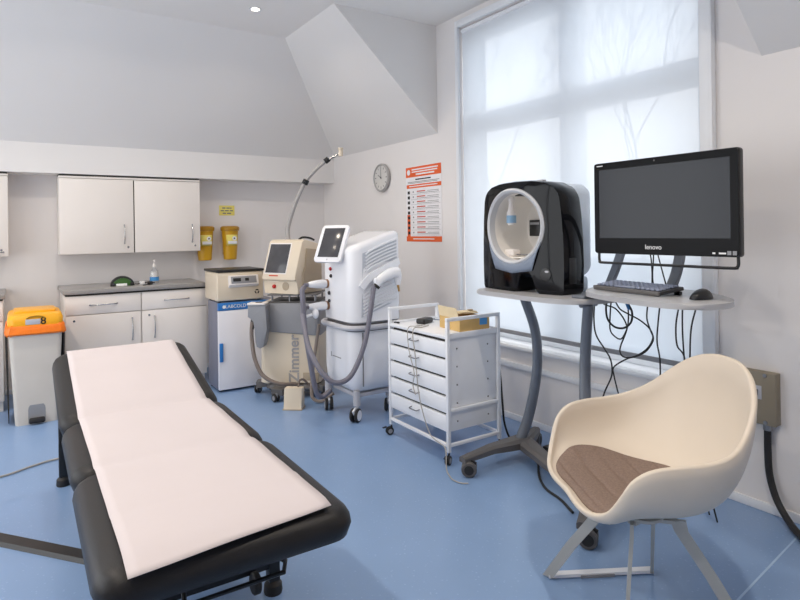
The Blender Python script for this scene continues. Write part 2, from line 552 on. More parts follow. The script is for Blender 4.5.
# window added for fill light (left wall, out of view)
w2 = bpy.data.objects.new('window_fill_left', None); COL.objects.link(w2); w2.location = (XL, (LY0+LY1)/2, LZ0); w2['kind'] = 'structure'
mb = MB()
hw = (LY1 - LY0) / 2; hh = LZ1 - LZ0
for lo, hi in (((-0.14, -hw, 0), (-0.07, -hw + 0.08, hh)), ((-0.14, hw - 0.08, 0), (-0.07, hw, hh)), ((-0.14, -hw + .08, 0), (-0.07, hw - .08, 0.08)), ((-0.14, -hw + .08, hh - 0.08), (-0.07, hw - .08, hh)), ((-0.14, -0.04, 0.08), (-0.07, 0.04, hh - 0.08))):
    mb.box(lo, hi, 0.004)
mb.build('window_frame', M['trim'], w2)
for a, b in ((-hw + .08, -0.04), (0.04, hw - .08)):
    mb = MB(); mb.box((-0.11, a, 0.08), (-0.105, b, hh - 0.08)); mb.build('pane', M['glass'], w2, smooth=0)

# ------------------------------------------------------------------ downlights
def downlight(x, y, label, energy):
    t = thing('ceiling_downlight', label, 'downlight', (x, y, ZC), group='recessed ceiling downlights')
    mb = MB(); mb.lathe([(0.030, -0.001), (0.045, -0.001), (0.047, -0.004), (0.042, -0.008), (0.032, -0.006), (0.030, -0.001)], cap=False)
    mb.build('trim_ring', M['trim'], t)
    mb = MB(); mb.lathe([(0.0001, -0.0035), (0.029, -0.0035), (0.029, -0.001), (0.0001, -0.001)])
    mb.build('lamp_lens', M['lamp'], t)
    l = bpy.data.lights.new('downlight_lamp', 'AREA'); l.shape = 'DISK'; l.size = 0.09; l.energy = energy
    l.color = (1.0, 0.88, 0.74); l.spread = radians(150)
    o = bpy.data.objects.new('downlight_lamp', l); COL.objects.link(o); o.location = (x, y, ZC - 0.012)
downlight(1.62, 4.46, 'small lit downlight in the ceiling near the sloping eaves', 8.2)
for x, y, e in ((0.45, 4.46, 8.2), (-0.75, 4.46, 8.2), (-0.75, 2.6, 18.0), (1.62, 2.6, 7.0), (-0.75, 0.7, 16.0), (1.62, 0.7, 16.0)):  # unseen lamps added to fill the room with light
    downlight(x, y, 'small unseen downlight added in the flat ceiling as fill light', e)

# ------------------------------------------------------------------ cupboards
def wall_cupboard(label, x0, x1, split, handles, horizontal=False):
    yf, z0, z1 = 5.985, 1.225, 1.930
    t = thing('wall_cupboard', label, 'cupboard', ((x0+x1)/2, (yf+YB)/2, z0))
    cx, cy = (x0+x1)/2, (yf+YB)/2
    L = lambda x, y, z: (x - cx, y - cy, z - z0)
    mb = MB()
    mb.box(L(x0, yf + 0.022, z0), L(x1, YB - 0.001, z1 - 0.022), 0.002)
    mb.box(L(x0 - 0.002, yf + 0.002, z1 - 0.021), L(x1 + 0.002, YB - 0.001, z1 - 0.004), 0.002)
    mb.build('cabinet_body', M['carcass'], t)
    mb = MB(); mb.box(L(x0 + 0.004, yf + 0.012, z1 - 0.0035), L(x1 - 0.004, YB - 0.001, z1 + 0.0105)); mb.build('top_gap_shade', M['shadowgap'], t, label='thin dark strip for the shadow gap on top')  # dark strip stands in for the shadow gap below the eaves beam
    if split:
        mb = MB(); mb.box(L(split - 0.006, yf + 0.0185, z0 + 0.004), L(split + 0.006, yf + 0.0215, z1 - 0.028)); mb.build('door_gap_shade', M['shadowgap'], t, smooth=0, label='dark strip for the shade between the doors')  # shade in the gap between doors, put in as a dark strip
    edges = [x0] + ([split] if split else []) + [x1]
    for i in range(len(edges) - 1):
        a, b = edges[i] + (0.0025 if i == 0 else 0.005), edges[i+1] - (0.005 if i < len(edges) - 2 else 0.0025)
        mb = MB(); mb.box(L(a, yf, z0 + 0.002), L(b, yf + 0.020, z1 - 0.026), 0.003)
        d = mb.build('door', M['laminate'], t)
        hx, hz = handles[i]
        if horizontal: h = bow_handle(L(hx, yf, hz), (1, 0, 0), (0, -1, 0), 0.14)
        else: h = bow_handle(L(hx, yf, hz), (0, 0, 1), (0, -1, 0), 0.17)
        h.build('handle', M['chrome'], d, label='curved chrome bow handle')
        mb = MB(); mb.cyl(L(b - 0.05, yf + 0.002, z0 + 0.055), L(b - 0.05, yf - 0.004, z0 + 0.055), 0.009, n=14)
        mb.build('lock', M['chrome'], d, label='small round chrome lock')
    return t
wall_cupboard('white double wall cupboard mounted above the base cupboard with the spray bottle', 0.36, 1.578, 0.971, ((0.885, 1.40), (1.497, 1.40)))
wall_cupboard('white wall cupboard with horizontal handle, mostly cut off at the left edge', -0.62, -0.012, None, ((-0.12, 1.262),), True)

def base_cupboard(label, x0, x1, split, yf=5.62):
    cx, cy = (x0+x1)/2, (yf+YB)/2
    t = thing('base_cupboard', label, 'cupboard', (cx, cy, 0))
    L = lambda x, y, z: (x - cx, y - cy, z)
    mb = MB()
    mb.box(L(x0, yf + 0.022, 0.09), L(x1, YB - 0.014, 0.885), 0.002)
    mb.build('cabinet_body', M['carcass'], t)
    mb = MB(); mb.box(L(x0 + 0.01, yf + 0.06, 0.0), L(x1 - 0.01, yf + 0.08, 0.089)); mb.build('plinth', M['carcass'], t)
    mb = MB(); mb.box(L(x0 + 0.004, yf + 0.012, 0.8855), L(x1 - 0.004, YB - 0.02, 0.8995)); mb.build('dark_gap_strip', M['shadowgap'], t, label='dark shadow gap under the worktop')
    edges = [x0] + ([split] if split else []) + [x1]
    n = len(edges) - 1
    for i in range(n):
        a, b = edges[i] + 0.004, edges[i+1] - 0.004
        mb = MB(); mb.box(L(a, yf, 0.725), L(b, yf + 0.020, 0.882), 0.003)
        d = mb.build('drawer', M['laminate'], t)
        hx = (0.66, 1.262)[i] if n == 2 else (a+b)/2
        bow_handle(L(hx, yf, 0.803), (1, 0, 0), (0, -1, 0), 0.21).build('handle', M['chrome'], d, label='curved chrome bow handle')
        mb = MB(); mb.box(L(a, yf, 0.092), L(b, yf + 0.020, 0.719), 0.003)
        d = mb.build('door', M['laminate'], t)
        hx = (0.885, 1.068)[i] if n == 2 else b - 0.07
        bow_handle(L(hx, yf, 0.57), (0, 0, 1), (0, -1, 0), 0.19).build('handle', M['chrome'], d, label='curved chrome bow handle')
        lx = 1.025 if i == 1 else a + 0.06
        mb = MB(); mb.cyl(L(lx, yf + 0.002, 0.677), L(lx, yf - 0.004, 0.677), 0.009, n=14)
        mb.build('lock', M['chrome'], d, label='small round chrome lock')
base_cupboard('white double base cupboard with two drawers under the grey worktop', 0.372, 1.530, 0.961)
base_cupboard('white base cupboard left of the waste bin, mostly cut off at the left edge', -0.66, -0.052, None)
def worktop(label, x0, x1):
    mb = MB(); mb.box((x0, 5.598, 0.0), (x1, YB - 0.0015, 0.038), 0.006)
    o = mb.build('worktop', M['worktop'], origin=((x0+x1)/2, 5.92, 0))
    o.location = ((x0+x1)/2, 5.92, 0.9)
    tag(o, label, 'worktop')
worktop('grey laminate worktop holding the spray bottle and green handset', 0.356, 1.536)
worktop('grey laminate worktop left of the waste bin, cut off at the left edge', -0.66, -0.040)
WT = 0.938

# green and black curved handset on the worktop
t = thing('curved_handset', 'green and black arched hand-held device lying on the grey worktop', 'device', (0.835, 5.80, WT), -0.05)
def arch(r0x, r0z, r1x, r1z, n=16):
    o = [(r1x * cos(pi * k / n), r1z * sin(pi * k / n)) for k in range(n + 1)]
    i = [(r0x * cos(pi * k / n), r0z * sin(pi * k / n)) for k in range(n, -1, -1)]
    return o + i
mb = MB(); mb.prism(arch(0.070, 0.045, 0.098, 0.086), 0.07, frame((0, 0.035, 0.001), (1, 0, 0), (0, 0, 1)), 0.006); mb.build('casing', M['black'], t)
mb = MB(); mb.prism(arch(0.032, 0.014, 0.082, 0.068), 0.046, frame((0, 0.024-0.018, 0.001), (1, 0, 0), (0, 0, 1)), 0.004); mb.build('green_shell', M['green'], t, label='dark green inner shell')
mb = MB(); mb.box((-0.055, -0.052, 0), (0.035, -0.042, 0.022), 0.004); mb.box((-0.02, -0.056, 0.001), (0.01, -0.0525, 0.016), 0.002)
mb.build('button_strip', M['label_white'], t, label='white button strip')
for x in (-0.075, 0.075):
    mb = MB(); mb.sphere((x, -0.045, 0.016), 0.016); mb.build('earpiece', M['rubber'], t)
for i, (x, y, lab) in enumerate(((1.005, 5.79, 'small white and black plug lying on the worktop beside the green handset'), (1.062, 5.735, 'small black plug lying on the worktop just before the spray bottle'))):
    t = thing('power_plug', lab, 'plug', (x, y, WT), 0.3)
    mb = MB(); mb.box((-0.028, -0.015, 0.0), (0.014, 0.015, 0.032), 0.006); mb.build('plug_body', M['label_white'] if i == 0 else M['black'], t)
    mb = MB(); mb.cyl((0.015, 0, 0.015), (0.036, 0, 0.015), 0.006); mb.build('plug_pin', M['black'], t, label='black tip')
    mb = MB(); mb.tube(crom([(-0.029, 0, 0.014), (-0.036, 0.03, 0.007), (-0.03, 0.07, 0.006), (-0.01, 0.12, 0.006)] if i == 0 else [(-0.029, 0, 0.014), (-0.04, -0.02, 0.007), (-0.06, -0.05, 0.006), (-0.10, -0.06, 0.006)]), 0.004); mb.build('plug_cord', M['black'], t)

# spray bottle
t = thing('spray_bottle', 'clear plastic pump bottle with white top and blue label on the worktop', 'bottle', (1.125, 5.90, WT))
mb = MB(); mb.lathe([(0.0001, 0), (0.036, 0), (0.039, 0.006), (0.039, 0.085), (0.034, 0.112), (0.018, 0.135), (0.013, 0.142), (0.013, 0.15), (0.0001, 0.15)]); mb.build('bottle_body', M['clear'], t)
mb = MB(); mb.lathe([(0.0001, 0.004), (0.034, 0.004), (0.036, 0.08), (0.031, 0.108), (0.0001, 0.108)]); mb.build('liquid', M['soft_white'], t, label='milky contents')
mb = MB(); mb.lathe([(0.0397, 0.022), (0.0403, 0.022), (0.0403, 0.058), (0.0397, 0.058)], cap=False); mb.build('label', M['blue_label'], t, label='blue label band')
mb = MB(); mb.lathe([(0.0001, 0.1505), (0.016, 0.1505), (0.016, 0.172), (0.008, 0.178), (0.006, 0.2), (0.0001, 0.2)]); mb.box((-0.008, -0.03, 0.2), (0.008, 0.012, 0.218), 0.004); mb.build('pump_head', M['soft_white'], t)

# ------------------------------------------------------------------ clinical waste bin
t = thing('pedal_bin', 'tall warm grey pedal bin with amber lid and orange bag beside the base cupboard', 'bin', (0.15, 5.36, 0))
def bin_ring(z, w, y0, y1, r):
    return [(x, y, z) for x, y in rrect(-w, y0, w, y1, r)]
mb = MB()
mb.loops([bin_ring(0.0, 0.135, -0.20, 0.18, 0.03), bin_ring(0.02, 0.138, -0.203, 0.183, 0.03), bin_ring(0.66, 0.170, -0.215, 0.20, 0.035), bin_ring(0.705, 0.172, -0.218, 0.203, 0.035)])
bd = mb.build('bin_body', M['bin'], t)
for s in (-1, 1):
    mb = MB(); mb.prism([(s*0.172, 0.02), (s*0.178, 0.02), (s*0.192, 0.66), (s*0.178, 0.66)], 0.30, frame((0, 0.15, 0), (1, 0, 0), (0, 0, 1)))
    mb.build('side_frame', M['shadowgap'], t, label='dark side frame')
mb = MB()
pr = [(0.055, 0.0), (0.055, 0.10)] + [(0.055 * cos(pi * k / 10), 0.10 + 0.05 * sin(pi * k / 10)) for k in range(1, 10)] + [(-0.055, 0.10), (-0.055, 0.0)]
mb.prism([(x, z + 0.012) for x, z in pr], 0.006, frame((0, -0.2025, 0), (1, 0, 0), (0, 0.022, 1)))
mb.build('pedal_recess', M['mid_grey'], t, label='grey arched pedal recess')
mb = MB(); mb.box((-0.05, -0.245, 0.012), (0.05, -0.212, 0.052), 0.010); mb.build('pedal', M['rubber'], t, label='black foot pedal')
mb = MB()
rg = []
rnd = random.Random(2)
for z, g in ((0.675, 0.004), (0.668, 0.012), (0.676, 0.020), (0.700, 0.018), (0.728, 0.012), (0.738, 0.006)):
    base = rrect(-0.174 - g, -0.220 - g, 0.174 + g, 0.205 + g, 0.04, 9)
    rg.append([(x + rnd.uniform(-.003, .003), y + rnd.uniform(-.003, .003), z + rnd.uniform(-.006, .006)) for x, y in base])
mb.loops(rg, cap0=False, cap1=False)
mb.build('bin_bag', M['bag'], t, label='orange bag turned over the rim', solidify=(0.002, 1))
mb = MB()
mb.loops([bin_ring(0.708, 0.174, -0.222, 0.205, 0.04), bin_ring(0.735, 0.178, -0.228, 0.208, 0.045), bin_ring(0.785, 0.178, -0.228, 0.208, 0.045), bin_ring(0.812, 0.168, -0.212, 0.20, 0.05), bin_ring(0.822, 0.150, -0.18, 0.185, 0.05)], cap0=False)
mb.prism([(x, y) for x, y in rrect(-0.135, -0.15, 0.135, 0.165, 0.03)], 0.016, frame((0, 0, 0.820), (1, 0, 0), (0, 1, 0)), 0.007)
ld = mb.build('lid', M['lid_orange'], t, label='amber lid')
mb = MB(); mb.prism(arch(0.052, 0.012, 0.062, 0.022, 12), 0.008, frame((0.0, -0.2255, 0.785), (1, 0, 0), (0, 0, 1)), 0.002); mb.build('lid_grip', M['yellow_lid'], ld, label='curved grip lip')
mb = MB(); mb.box((-0.065, -0.2305, 0.742), (0.028, -0.2285, 0.782), 0.0005); mb.build('label', M['label_grey'], ld, label='silver grey label')
mb = MB(); mb.text('8', 0.075, frame((0.048, -0.2292, 0.763), (1, 0, 0), (0, 0, 1)), 0.001, bold=True); mb.build('lettering', M['ink'], ld, label='bold black figure 8')

# ------------------------------------------------------------------ sharps bins and sign on the back wall
def sharps(x, label, first=None):
    t = thing('hanging_sharps_bin', label, 'sharps bin', (x, 6.152, 1.12), group='yellow sharps bins on the back wall')
    mb = MB(); mb.lathe([(0.0001, 0), (0.060, 0), (0.066, 0.006), (0.085, 0.30), (0.0001, 0.30)], sy=0.92); mb.build('bin_body', M['yellow'], t)
    mb = MB(); mb.lathe([(0.0001, 0.301), (0.094, 0.301), (0.097, 0.318), (0.097, 0.336), (0.086, 0.346), (0.074, 0.350), (0.0001, 0.350)], sy=0.92); mb.build('lid', M['yellow_lid'], t, label='ochre lid')
    mb = MB()
    rows = []
    for k in range(9):
        a = -pi/2 - 0.75 + 1.5 * k / 8
        rows.append([( (0.0765 + (0.0832-0.0765) * 0) * cos(a) * 1.06, 0.0765 * sin(a) * 0.92 * 1.06, 0.15), (0.0832 * cos(a) * 1.03, 0.0832 * sin(a) * 0.92 * 1.03, 0.26)])
    mb.loops(rows, closed=False); lb = mb.build('label', M['sign_yellow'], t, label='pale label', solidify=(0.0008, 0))
    mb = MB()
    mb.box((-0.045, -0.0810, 0.165), (0.05, -0.0795, 0.195), 0.0003); mb.build('white_panel', M['label_white'], lb)
    mb = MB(); mb.lathe([(0.0001, 0), (0.022, 0), (0.022, 0.0012), (0.0001, 0.0012)], mat=frame((0.02, -0.0835, 0.222), (1, 0, 0), (0, 0, 1))); mb.build('white_disc', M['label_white'], lb)
    mb = MB(); mb.lathe([(0.0001, 0), (0.009, 0), (0.009, 0.001), (0.0001, 0.001)], mat=frame((0.02, -0.0848, 0.222), (1, 0, 0), (0, 0, 1)), n=6); mb.build('dark_symbol', M['ink'], lb)
    mb = MB(); mb.box((-0.05, 0.078, 0.05), (0.05, 0.0972, 0.28), 0.002); mb.build('wall_bracket', M['yellow_lid'], t)
    return t
sharps(1.925, 'yellow round sharps bin on the back wall directly under the yellow sign')
sharps(1.664, 'yellow round sharps bin half hidden by the end of the wall cupboard')
t = thing('wall_sign', 'small pale yellow notice on the back wall above the sharps bins', 'sign', (1.925, YB - 0.002, 1.585))
mb = MB(); mb.box((-0.082, -0.003, 0), (0.082, 0.0015, 0.105), 0.001); mb.build('plate', M['sign_yellow'], t)
mb = MB()
for z, segs in ((0.078, ((-0.05, -0.015), (-0.005, 0.03), (0.035, 0.05))), (0.05, ((-0.065, -0.03), (-0.02, 0.02), (0.03, 0.065))), (0.022, ((-0.045, -0.01), (0.0, 0.045)))):
    for a, b in segs: mb.box((a, -0.0042, z - 0.006), (b, -0.0031, z + 0.006))
mb.build('lettering', M['ink_grey'], t, smooth=0, label='faded dark lettering')

# ------------------------------------------------------------------ fridge and centrifuge
t = thing('undercounter_fridge', 'white medical fridge with blue top strip and blue handle', 'fridge', (1.775, 5.45, 0))
def fx(x, y, z): return (x - 1.775, y - 5.45, z)
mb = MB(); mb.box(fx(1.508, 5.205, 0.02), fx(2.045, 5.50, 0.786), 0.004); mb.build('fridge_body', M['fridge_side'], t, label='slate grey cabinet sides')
mb = MB(); mb.box(fx(1.506, 5.165, 0.022), fx(2.047, 5.203, 0.715), 0.006); d = mb.build('door', M['fridge'], t, label='white enamel door')
mb = MB(); mb.box(fx(1.508, 5.146, 0.27), fx(1.540, 5.1645, 0.435), 0.006); mb.build('handle', M['blue'], d, label='bright blue handle')
mb = MB(); mb.box(fx(1.506, 5.165, 0.7165), fx(2.047, 5.203, 0.783), 0.003); s_ = mb.build('fascia_strip', M['blue'], t, label='bright blue fascia strip')
mb = MB(); mb.text('LABCOLD', 0.042, frame(fx(1.66, 5.1645, 0.749), (1, 0, 0), (0, 0, 1)), 0.0008); mb.build('lettering', M['label_white'], s_, label='white maker lettering')
mb = MB(); mb.lathe([(0.0001, 0), (0.016, 0), (0.016, 0.001), (0.0001, 0.001)], n=6, mat=frame(fx(1.555, 5.1648, 0.749), (1, 0, 0), (0, 0, 1))); mb.build('emblem', M['label_white'], s_)
mb = MB(); mb.box(fx(1.78, 5.1625, 0.735), fx(1.83, 5.1645, 0.765), 0.0005); mb.build('display', M['black'], s_, label='small black display')
mb = MB()
for x in (1.54, 2.01):
    for y in (5.23, 5.47): mb.cyl(fx(x, y, 0), fx(x, y, 0.0205), 0.02, n=12)
mb.build('feet', M['rubber'], t)

t = thing('centrifuge', 'cream bench centrifuge with black lid standing on the white fridge', 'centrifuge', (1.71, 5.42, 0.787))
def cx(x, y, z): return (x - 1.71, y - 5.42, z - 0.787)
mb = MB(); mb.box(cx(1.502, 5.185, 0.797), cx(1.925, 5.57, 1.05), 0.012, 3); mb.build('casing', M['beige'], t)
mb = MB(); mb.box(cx(1.495, 5.178, 1.0505), cx(1.932, 5.58, 1.072), 0.008, 2); mb.build('lid', M['black'], t, label='black lid')
mb = MB(); mb.prism([(0, 0), (0, 0.105), (-0.012, 0.105), (-0.035, 0.025), (-0.012, 0.0)], 0.27, frame(cx(1.60, 5.1845, 0.915), (0, 1, 0), (0, 0, 1)), 0.003); pn = mb.build('control_panel', M['soft_white'], t, label='sloped white control housing')
pf = frame(cx(1.735, 5.1845 - 0.0235, 0.915 + 0.065), (1, 0, 0), (0, 0.023, 0.08))
mb = MB(); mb.box((-0.115, -0.032, 0.0004), (0.115, 0.032, 0.003), 0.001, mat=pf); mb.build('display', M['mid_grey'], pn, label='grey key panel')
mb = MB(); mb.box((-0.098, -0.014, 0.0032), (-0.028, 0.016, 0.0042), mat=pf); mb.box((0.01, -0.012, 0.0032), (0.045, 0.014, 0.0042), mat=pf); mb.build('readouts', M['black'], pn, smooth=0, label='dark readouts')
mb = MB()
for k in range(3):
    a = pi/2 + k * 2 * pi / 3
    mb.tube([Vector(cx(1.862, 5.1845, 0.865)) + Vector((0.017 * cos(a + q), 0, 0.017 * sin(a + q))) for q in (-0.75, -0.25, 0.25, 0.75)], 0.005, n=6)
mb.build('emblem', M['ink'], t, label='small black round emblem')
mb = MB()
for x in (1.53, 1.89):
    for y in (5.215, 5.47): mb.cyl(cx(x, y, 0.7875), cx(x, y, 0.798), 0.016, n=12)
mb.build('feet', M['rubber'], t)

# ------------------------------------------------------------------ clock, poster, isolator on the right wall
t = thing('wall_clock', 'round grey-rimmed wall clock high on the wall beside the orange poster', 'clock', (XW - 0.001, 4.925, 1.92))
fm = frame((0, 0, 0), (0, -1, 0), (0, 0, 1))
mb = MB(); mb.lathe([(0.0001, 0), (0.128, 0), (0.138, 0.012), (0.138, 0.034), (0.128, 0.042), (0.121, 0.036), (0.119, 0.028), (0.0001, 0.028)], n=48, mat=fm); mb.build('rim', M['clock_rim'], t)
mb = MB(); mb.lathe([(0.0001, 0.0285), (0.1185, 0.0285), (0.1185, 0.0300), (0.0001, 0.0300)], n=48, mat=fm); mb.build('clock_face', M['clock_face'], t)
mb = MB()
for k in range(12):
    a = k * pi / 6
    mb.box((-0.004, 0.088, 0.0303), (0.004, 0.108 if k % 3 else 0.110, 0.0310), mat=fm @ Matrix.Rotation(a, 4, 'Z'))
mb.build('hour_marks', M['ink_grey'], t, smooth=0)
for nm, ang, ln, w in (('minute_hand', 0.02, 0.092, 0.0032), ('hour_hand', radians(62), 0.06, 0.0042)):
    mb = MB(); mb.box((-w, -0.015, 0.0315), (w, ln, 0.0325), mat=fm @ Matrix.Rotation(ang, 4, 'Z')); mb.build(nm, M['ink_grey'], t, smooth=0)
mb = MB(); mb.lathe([(0.0001, 0.0327), (0.007, 0.0327), (0.007, 0.0345), (0.0001, 0.0345)], mat=fm, n=12); mb.build('centre_cap', M['ink'], t)

PW, PH = 0.535, 0.678
t = thing('wall_poster', 'orange and white printed chart poster on the wall beside the window', 'poster', (XW - 0.0015, 4.527, 1.297))
fm = frame((0, 0, 0), (0, -1, 0), (0, 0, 1))
def pbox(mb, x0, y0, x1, y1, z): mb.box((x0*PW, y0*PH, z), (x1*PW, y1*PH, z + 0.0006), mat=fm)
mb = MB(); mb.box((0, 0, 0), (PW, PH, 0.002), mat=fm); mb.build('sheet', M['poster'], t, smooth=0)
mb = MB(); pbox(mb, 0, .865, 1, 1, .0022); pbox(mb, 0.02, .715, 1, .765, .0022); pbox(mb, 0, 0, 1, .07, .0022); pbox(mb, 0.03, .07, 0.12, .36, .0022)
mb.build('orange_bands', M['orange'], t, smooth=0)
mb = MB()
for k in range(9): pbox(mb, .05, .095 + k*.068, .115, .135 + k*.068, .0032)
pbox(mb, .28, .822, .72, .838, .0022)
mb.build('black_print', M['ink'], t, smooth=0)
mb = MB()
for k in range(9):
    pbox(mb, .32, .118 + k*.068, .56, .132 + k*.068, .0022)
mb.build('red_print', M['ink_red'], t, smooth=0)
mb = MB()
for k in range(9):
    pbox(mb, .14, .085 + k*.068, .97, .0875 + k*.068, .0022); pbox(mb, .20, .11 + k*.068, .23, .13 + k*.068, .0022)
    pbox(mb, .32, .100 + k*.068, .93, .106 + k*.068, .0022); pbox(mb, .62, .120 + k*.068, .93, .126 + k*.068, .0022)
pbox(mb, .05, .795, .95, .803, .0022); pbox(mb, .05, .78, .9, .787, .0022)
mb.build('grey_print', M['ink_grey'], t, smooth=0)
mb = MB()
for x0, y0, x1, y1 in ((.18, .955, .92, .972), (.18, .925, .9, .94), (.3, .888, .82, .908), (.1, .735, .9, .747), (.2, .03, .8, .042)): pbox(mb, x0, y0, x1, y1, .0032)
mb.build('white_print', M['poster'], t, smooth=0)
mb = MB(); mb.lathe([(0.0001, 0.0032), (0.026, 0.0032), (0.026, 0.0038), (0.0001, 0.0038)], n=18, mat=fm @ Matrix.Translation((0.085*PW, 0.932*PH, 0)))
mb.build('round_emblem', M['poster'], t, smooth=0)

t = thing('isolator_box', 'khaki grey metal electrical isolator box on the wall behind the white chair', 'electrical box', (XW - 0.0005, 1.50, 0.44))
mb = MB(); mb.box((-0.042, -0.145, 0), (0, 0.16, 0.25), 0.004); mb.build('box_body', M['isolator'], t)
mb = MB(); mb.box((-0.056, -0.147, -0.002), (-0.0425, 0.162, 0.252), 0.005); cv = mb.build('cover', M['isolator'], t)
for y in (-0.1, 0.12):
    for z in (0.012, 0.238):
        mb = MB(); mb.cyl((-0.0565, y, z), (-0.061, y, z), 0.009, n=12); mb.build('cover_screw', M['steel'], cv)
mb = MB(); mb.box((-0.060, -0.085, 0.12), (-0.0565, 0.09, 0.185), 0.002); mb.build('switch_window', M['label_grey'], t, label='pale switch window')
mb = MB(); mb.box((-0.072, -0.07, 0.138), (-0.0605, -0.045, 0.168), 0.003); mb.build('toggle', M['black'], t, label='black toggle switch')
mb = MB(); mb.box((-0.072, -0.035, 0.133), (-0.0605, 0.01, 0.163), 0.003); mb.build('toggle', M['black'], t, label='black toggle switch')
mb = MB(); mb.cyl((-0.025, -0.095, -0.03), (-0.025, -0.095, -0.0005), 0.02); mb.build('cable_gland', M['steel'], t)
mb = MB()
mb.tube(crom([(3.046, 1.405, 0.408), (3.046, 1.405, 0.30), (3.044, 1.397, 0.19), (3.03, 1.36, 0.09), (2.985, 1.29, 0.03), (2.90, 1.20, 0.018), (2.78, 1.06, 0.017), (2.6, 0.85, 0.017)], 8), 0.016, n=12)
tag(mb.build('power_cable', M['rubber'], origin=(3.04, 1.40, 0.0)), 'thick black cable dropping from the isolator box onto the blue floor', 'cable')

# ------------------------------------------------------------------ couch
CR = -0.0126
t = thing('treatment_couch', 'black vinyl treatment couch with raised backrest in the foreground', 'couch', (0.545, 2.8, 0), CR)
def cushion(x0, x1, y0, y1, z0, z1, r, name, lift=None):
    """puffed pad with rounded edges; lift(y) adds height"""
    mb = MB()
    nx, ny = 14, 16
    prof = [(0.0, 0.35), (0.02, 0.12), (0.06, 0.0)]
    def sec(inset, z):
        return [(x, y, z) for x, y in rrect(x0 + inset, y0 + inset, x1 - inset, y1 - inset, max(0.004, r - inset), 6)]
    h = z1 - z0
    rings = [sec(0.035, z0), sec(0.012, z0 + 0.012), sec(0.0, z0 + h*0.42), sec(0.004, z0 + h*0.62), sec(0.016, z0 + h*0.82), sec(0.036, z0 + h*0.95), sec(0.062, z1 - 0.001), sec(0.10, z1 + 0.004), sec(0.2, z1 + 0.007)]
    mb.loops(rings)
    if lift:
        for v in mb.bm.verts: v.co.z += lift(v.co.y)
    return mb.build(name, M['vinyl'], t, smooth=60)
FOLD = 3.10 - 2.8
lift = lambda y: max(0.0, (y - FOLD)) * 0.225
cushion(-0.372, 0.368, -1.195, -0.395, 0.440, 0.545, 0.085, 'foot_pad')
cushion(-0.370, 0.366, -0.392, 0.285, 0.440, 0.545, 0.085, 'seat_pad')
cushion(-0.372, 0.362, 0.292, 1.12, 0.440, 0.547, 0.085, 'back_pad', lift)
mb = MB()
for s in (-1, 1):
    mb.box((s*0.25 - 0.02, -1.0, 0.385), (s*0.25 + 0.02, 0.98, 0.432), 0.004)
for y in (-0.95, -0.42, 0.25, 0.95): mb.box((-0.23, y - 0.02, 0.39), (0.23, y + 0.02, 0.428), 0.003)
mb.build('top_frame', M['couch_frame'], t)
mb = MB()
for s in (-1, 1):
    mb.tube([(s*0.25, 0.40, 0.43), (s*0.25, 1.02, 0.43 + (1.02 - FOLD) * 0.225)], 0.01, n=8)
mb.build('backrest_stay', M['couch_frame'], t)
for (x, y, sx) in ((0.30, -0.60, 1), (-0.30, -0.60, -1), (-0.325, 1.0, -1), (0.30, 1.0, 1)):
    mb = MB(); mb.box((x - 0.022, y - 0.022, 0.05), (x + 0.022, y + 0.022, 0.40), 0.004)
    if abs(x) > 0.28: mb.box((min(x, 0.25*sx), y - 0.015, 0.36), (max(x, 0.25*sx), y + 0.015, 0.384), 0.002)
    lg = mb.build('leg', M['couch_frame'], t)
    mb = MB(); mb.lathe([(0.0001, 0), (0.034, 0), (0.036, 0.008), (0.034, 0.035), (0.02, 0.05), (0.0001, 0.05)], n=18, mat=Matrix.Translation((x, y, 0))); mb.build('foot', M['rubber'], lg, label='round black foot')
mb = MB()
for y in (-0.60, 1.0): mb.box((-0.28, y - 0.014, 0.10), (0.28, y + 0.014, 0.128), 0.003)
mb.box((-0.014, -0.58, 0.102), (0.014, 0.98, 0.126), 0.003)
mb.build('base_stretcher', M['couch_frame'], t)
for s, x in ((1, 0.215), (-1, -0.215)):
    mb = MB(); mb.lathe([(0.0001, -0.014), (0.034, -0.014), (0.040, -0.009), (0.040, 0.009), (0.034, 0.014), (0.0001, 0.014)], n=22, mat=frame((x, -0.645, 0.085), (0, 1, 0), (0, 0, 1)))
    mb.build('transport_wheel', M['rubber'], t, label='small black transport wheel')
mb = MB()   # wire loop under the foot end
mb.tube([(-0.30, -0.86, 0.40), (-0.30, -0.90, 0.315), (0.19, -0.90, 0.315), (0.215, -0.95, 0.31), (0.19, -1.0, 0.305), (-0.32, -1.0, 0.305), (-0.32, -0.97, 0.40)], 0.008, n=8)
mb.tube([(0.19, -0.9, 0.315), (0.19, -0.88, 0.40)], 0.008, n=8)
mb.tube([(-0.10, -0.90, 0.315), (-0.105, -0.94, 0.272), (-0.08, -0.985, 0.28), (-0.08, -1.0, 0.305)], 0.008, n=8)
mb.build('wire_rack', M['couch_frame'], t, label='black wire rack under the foot end')

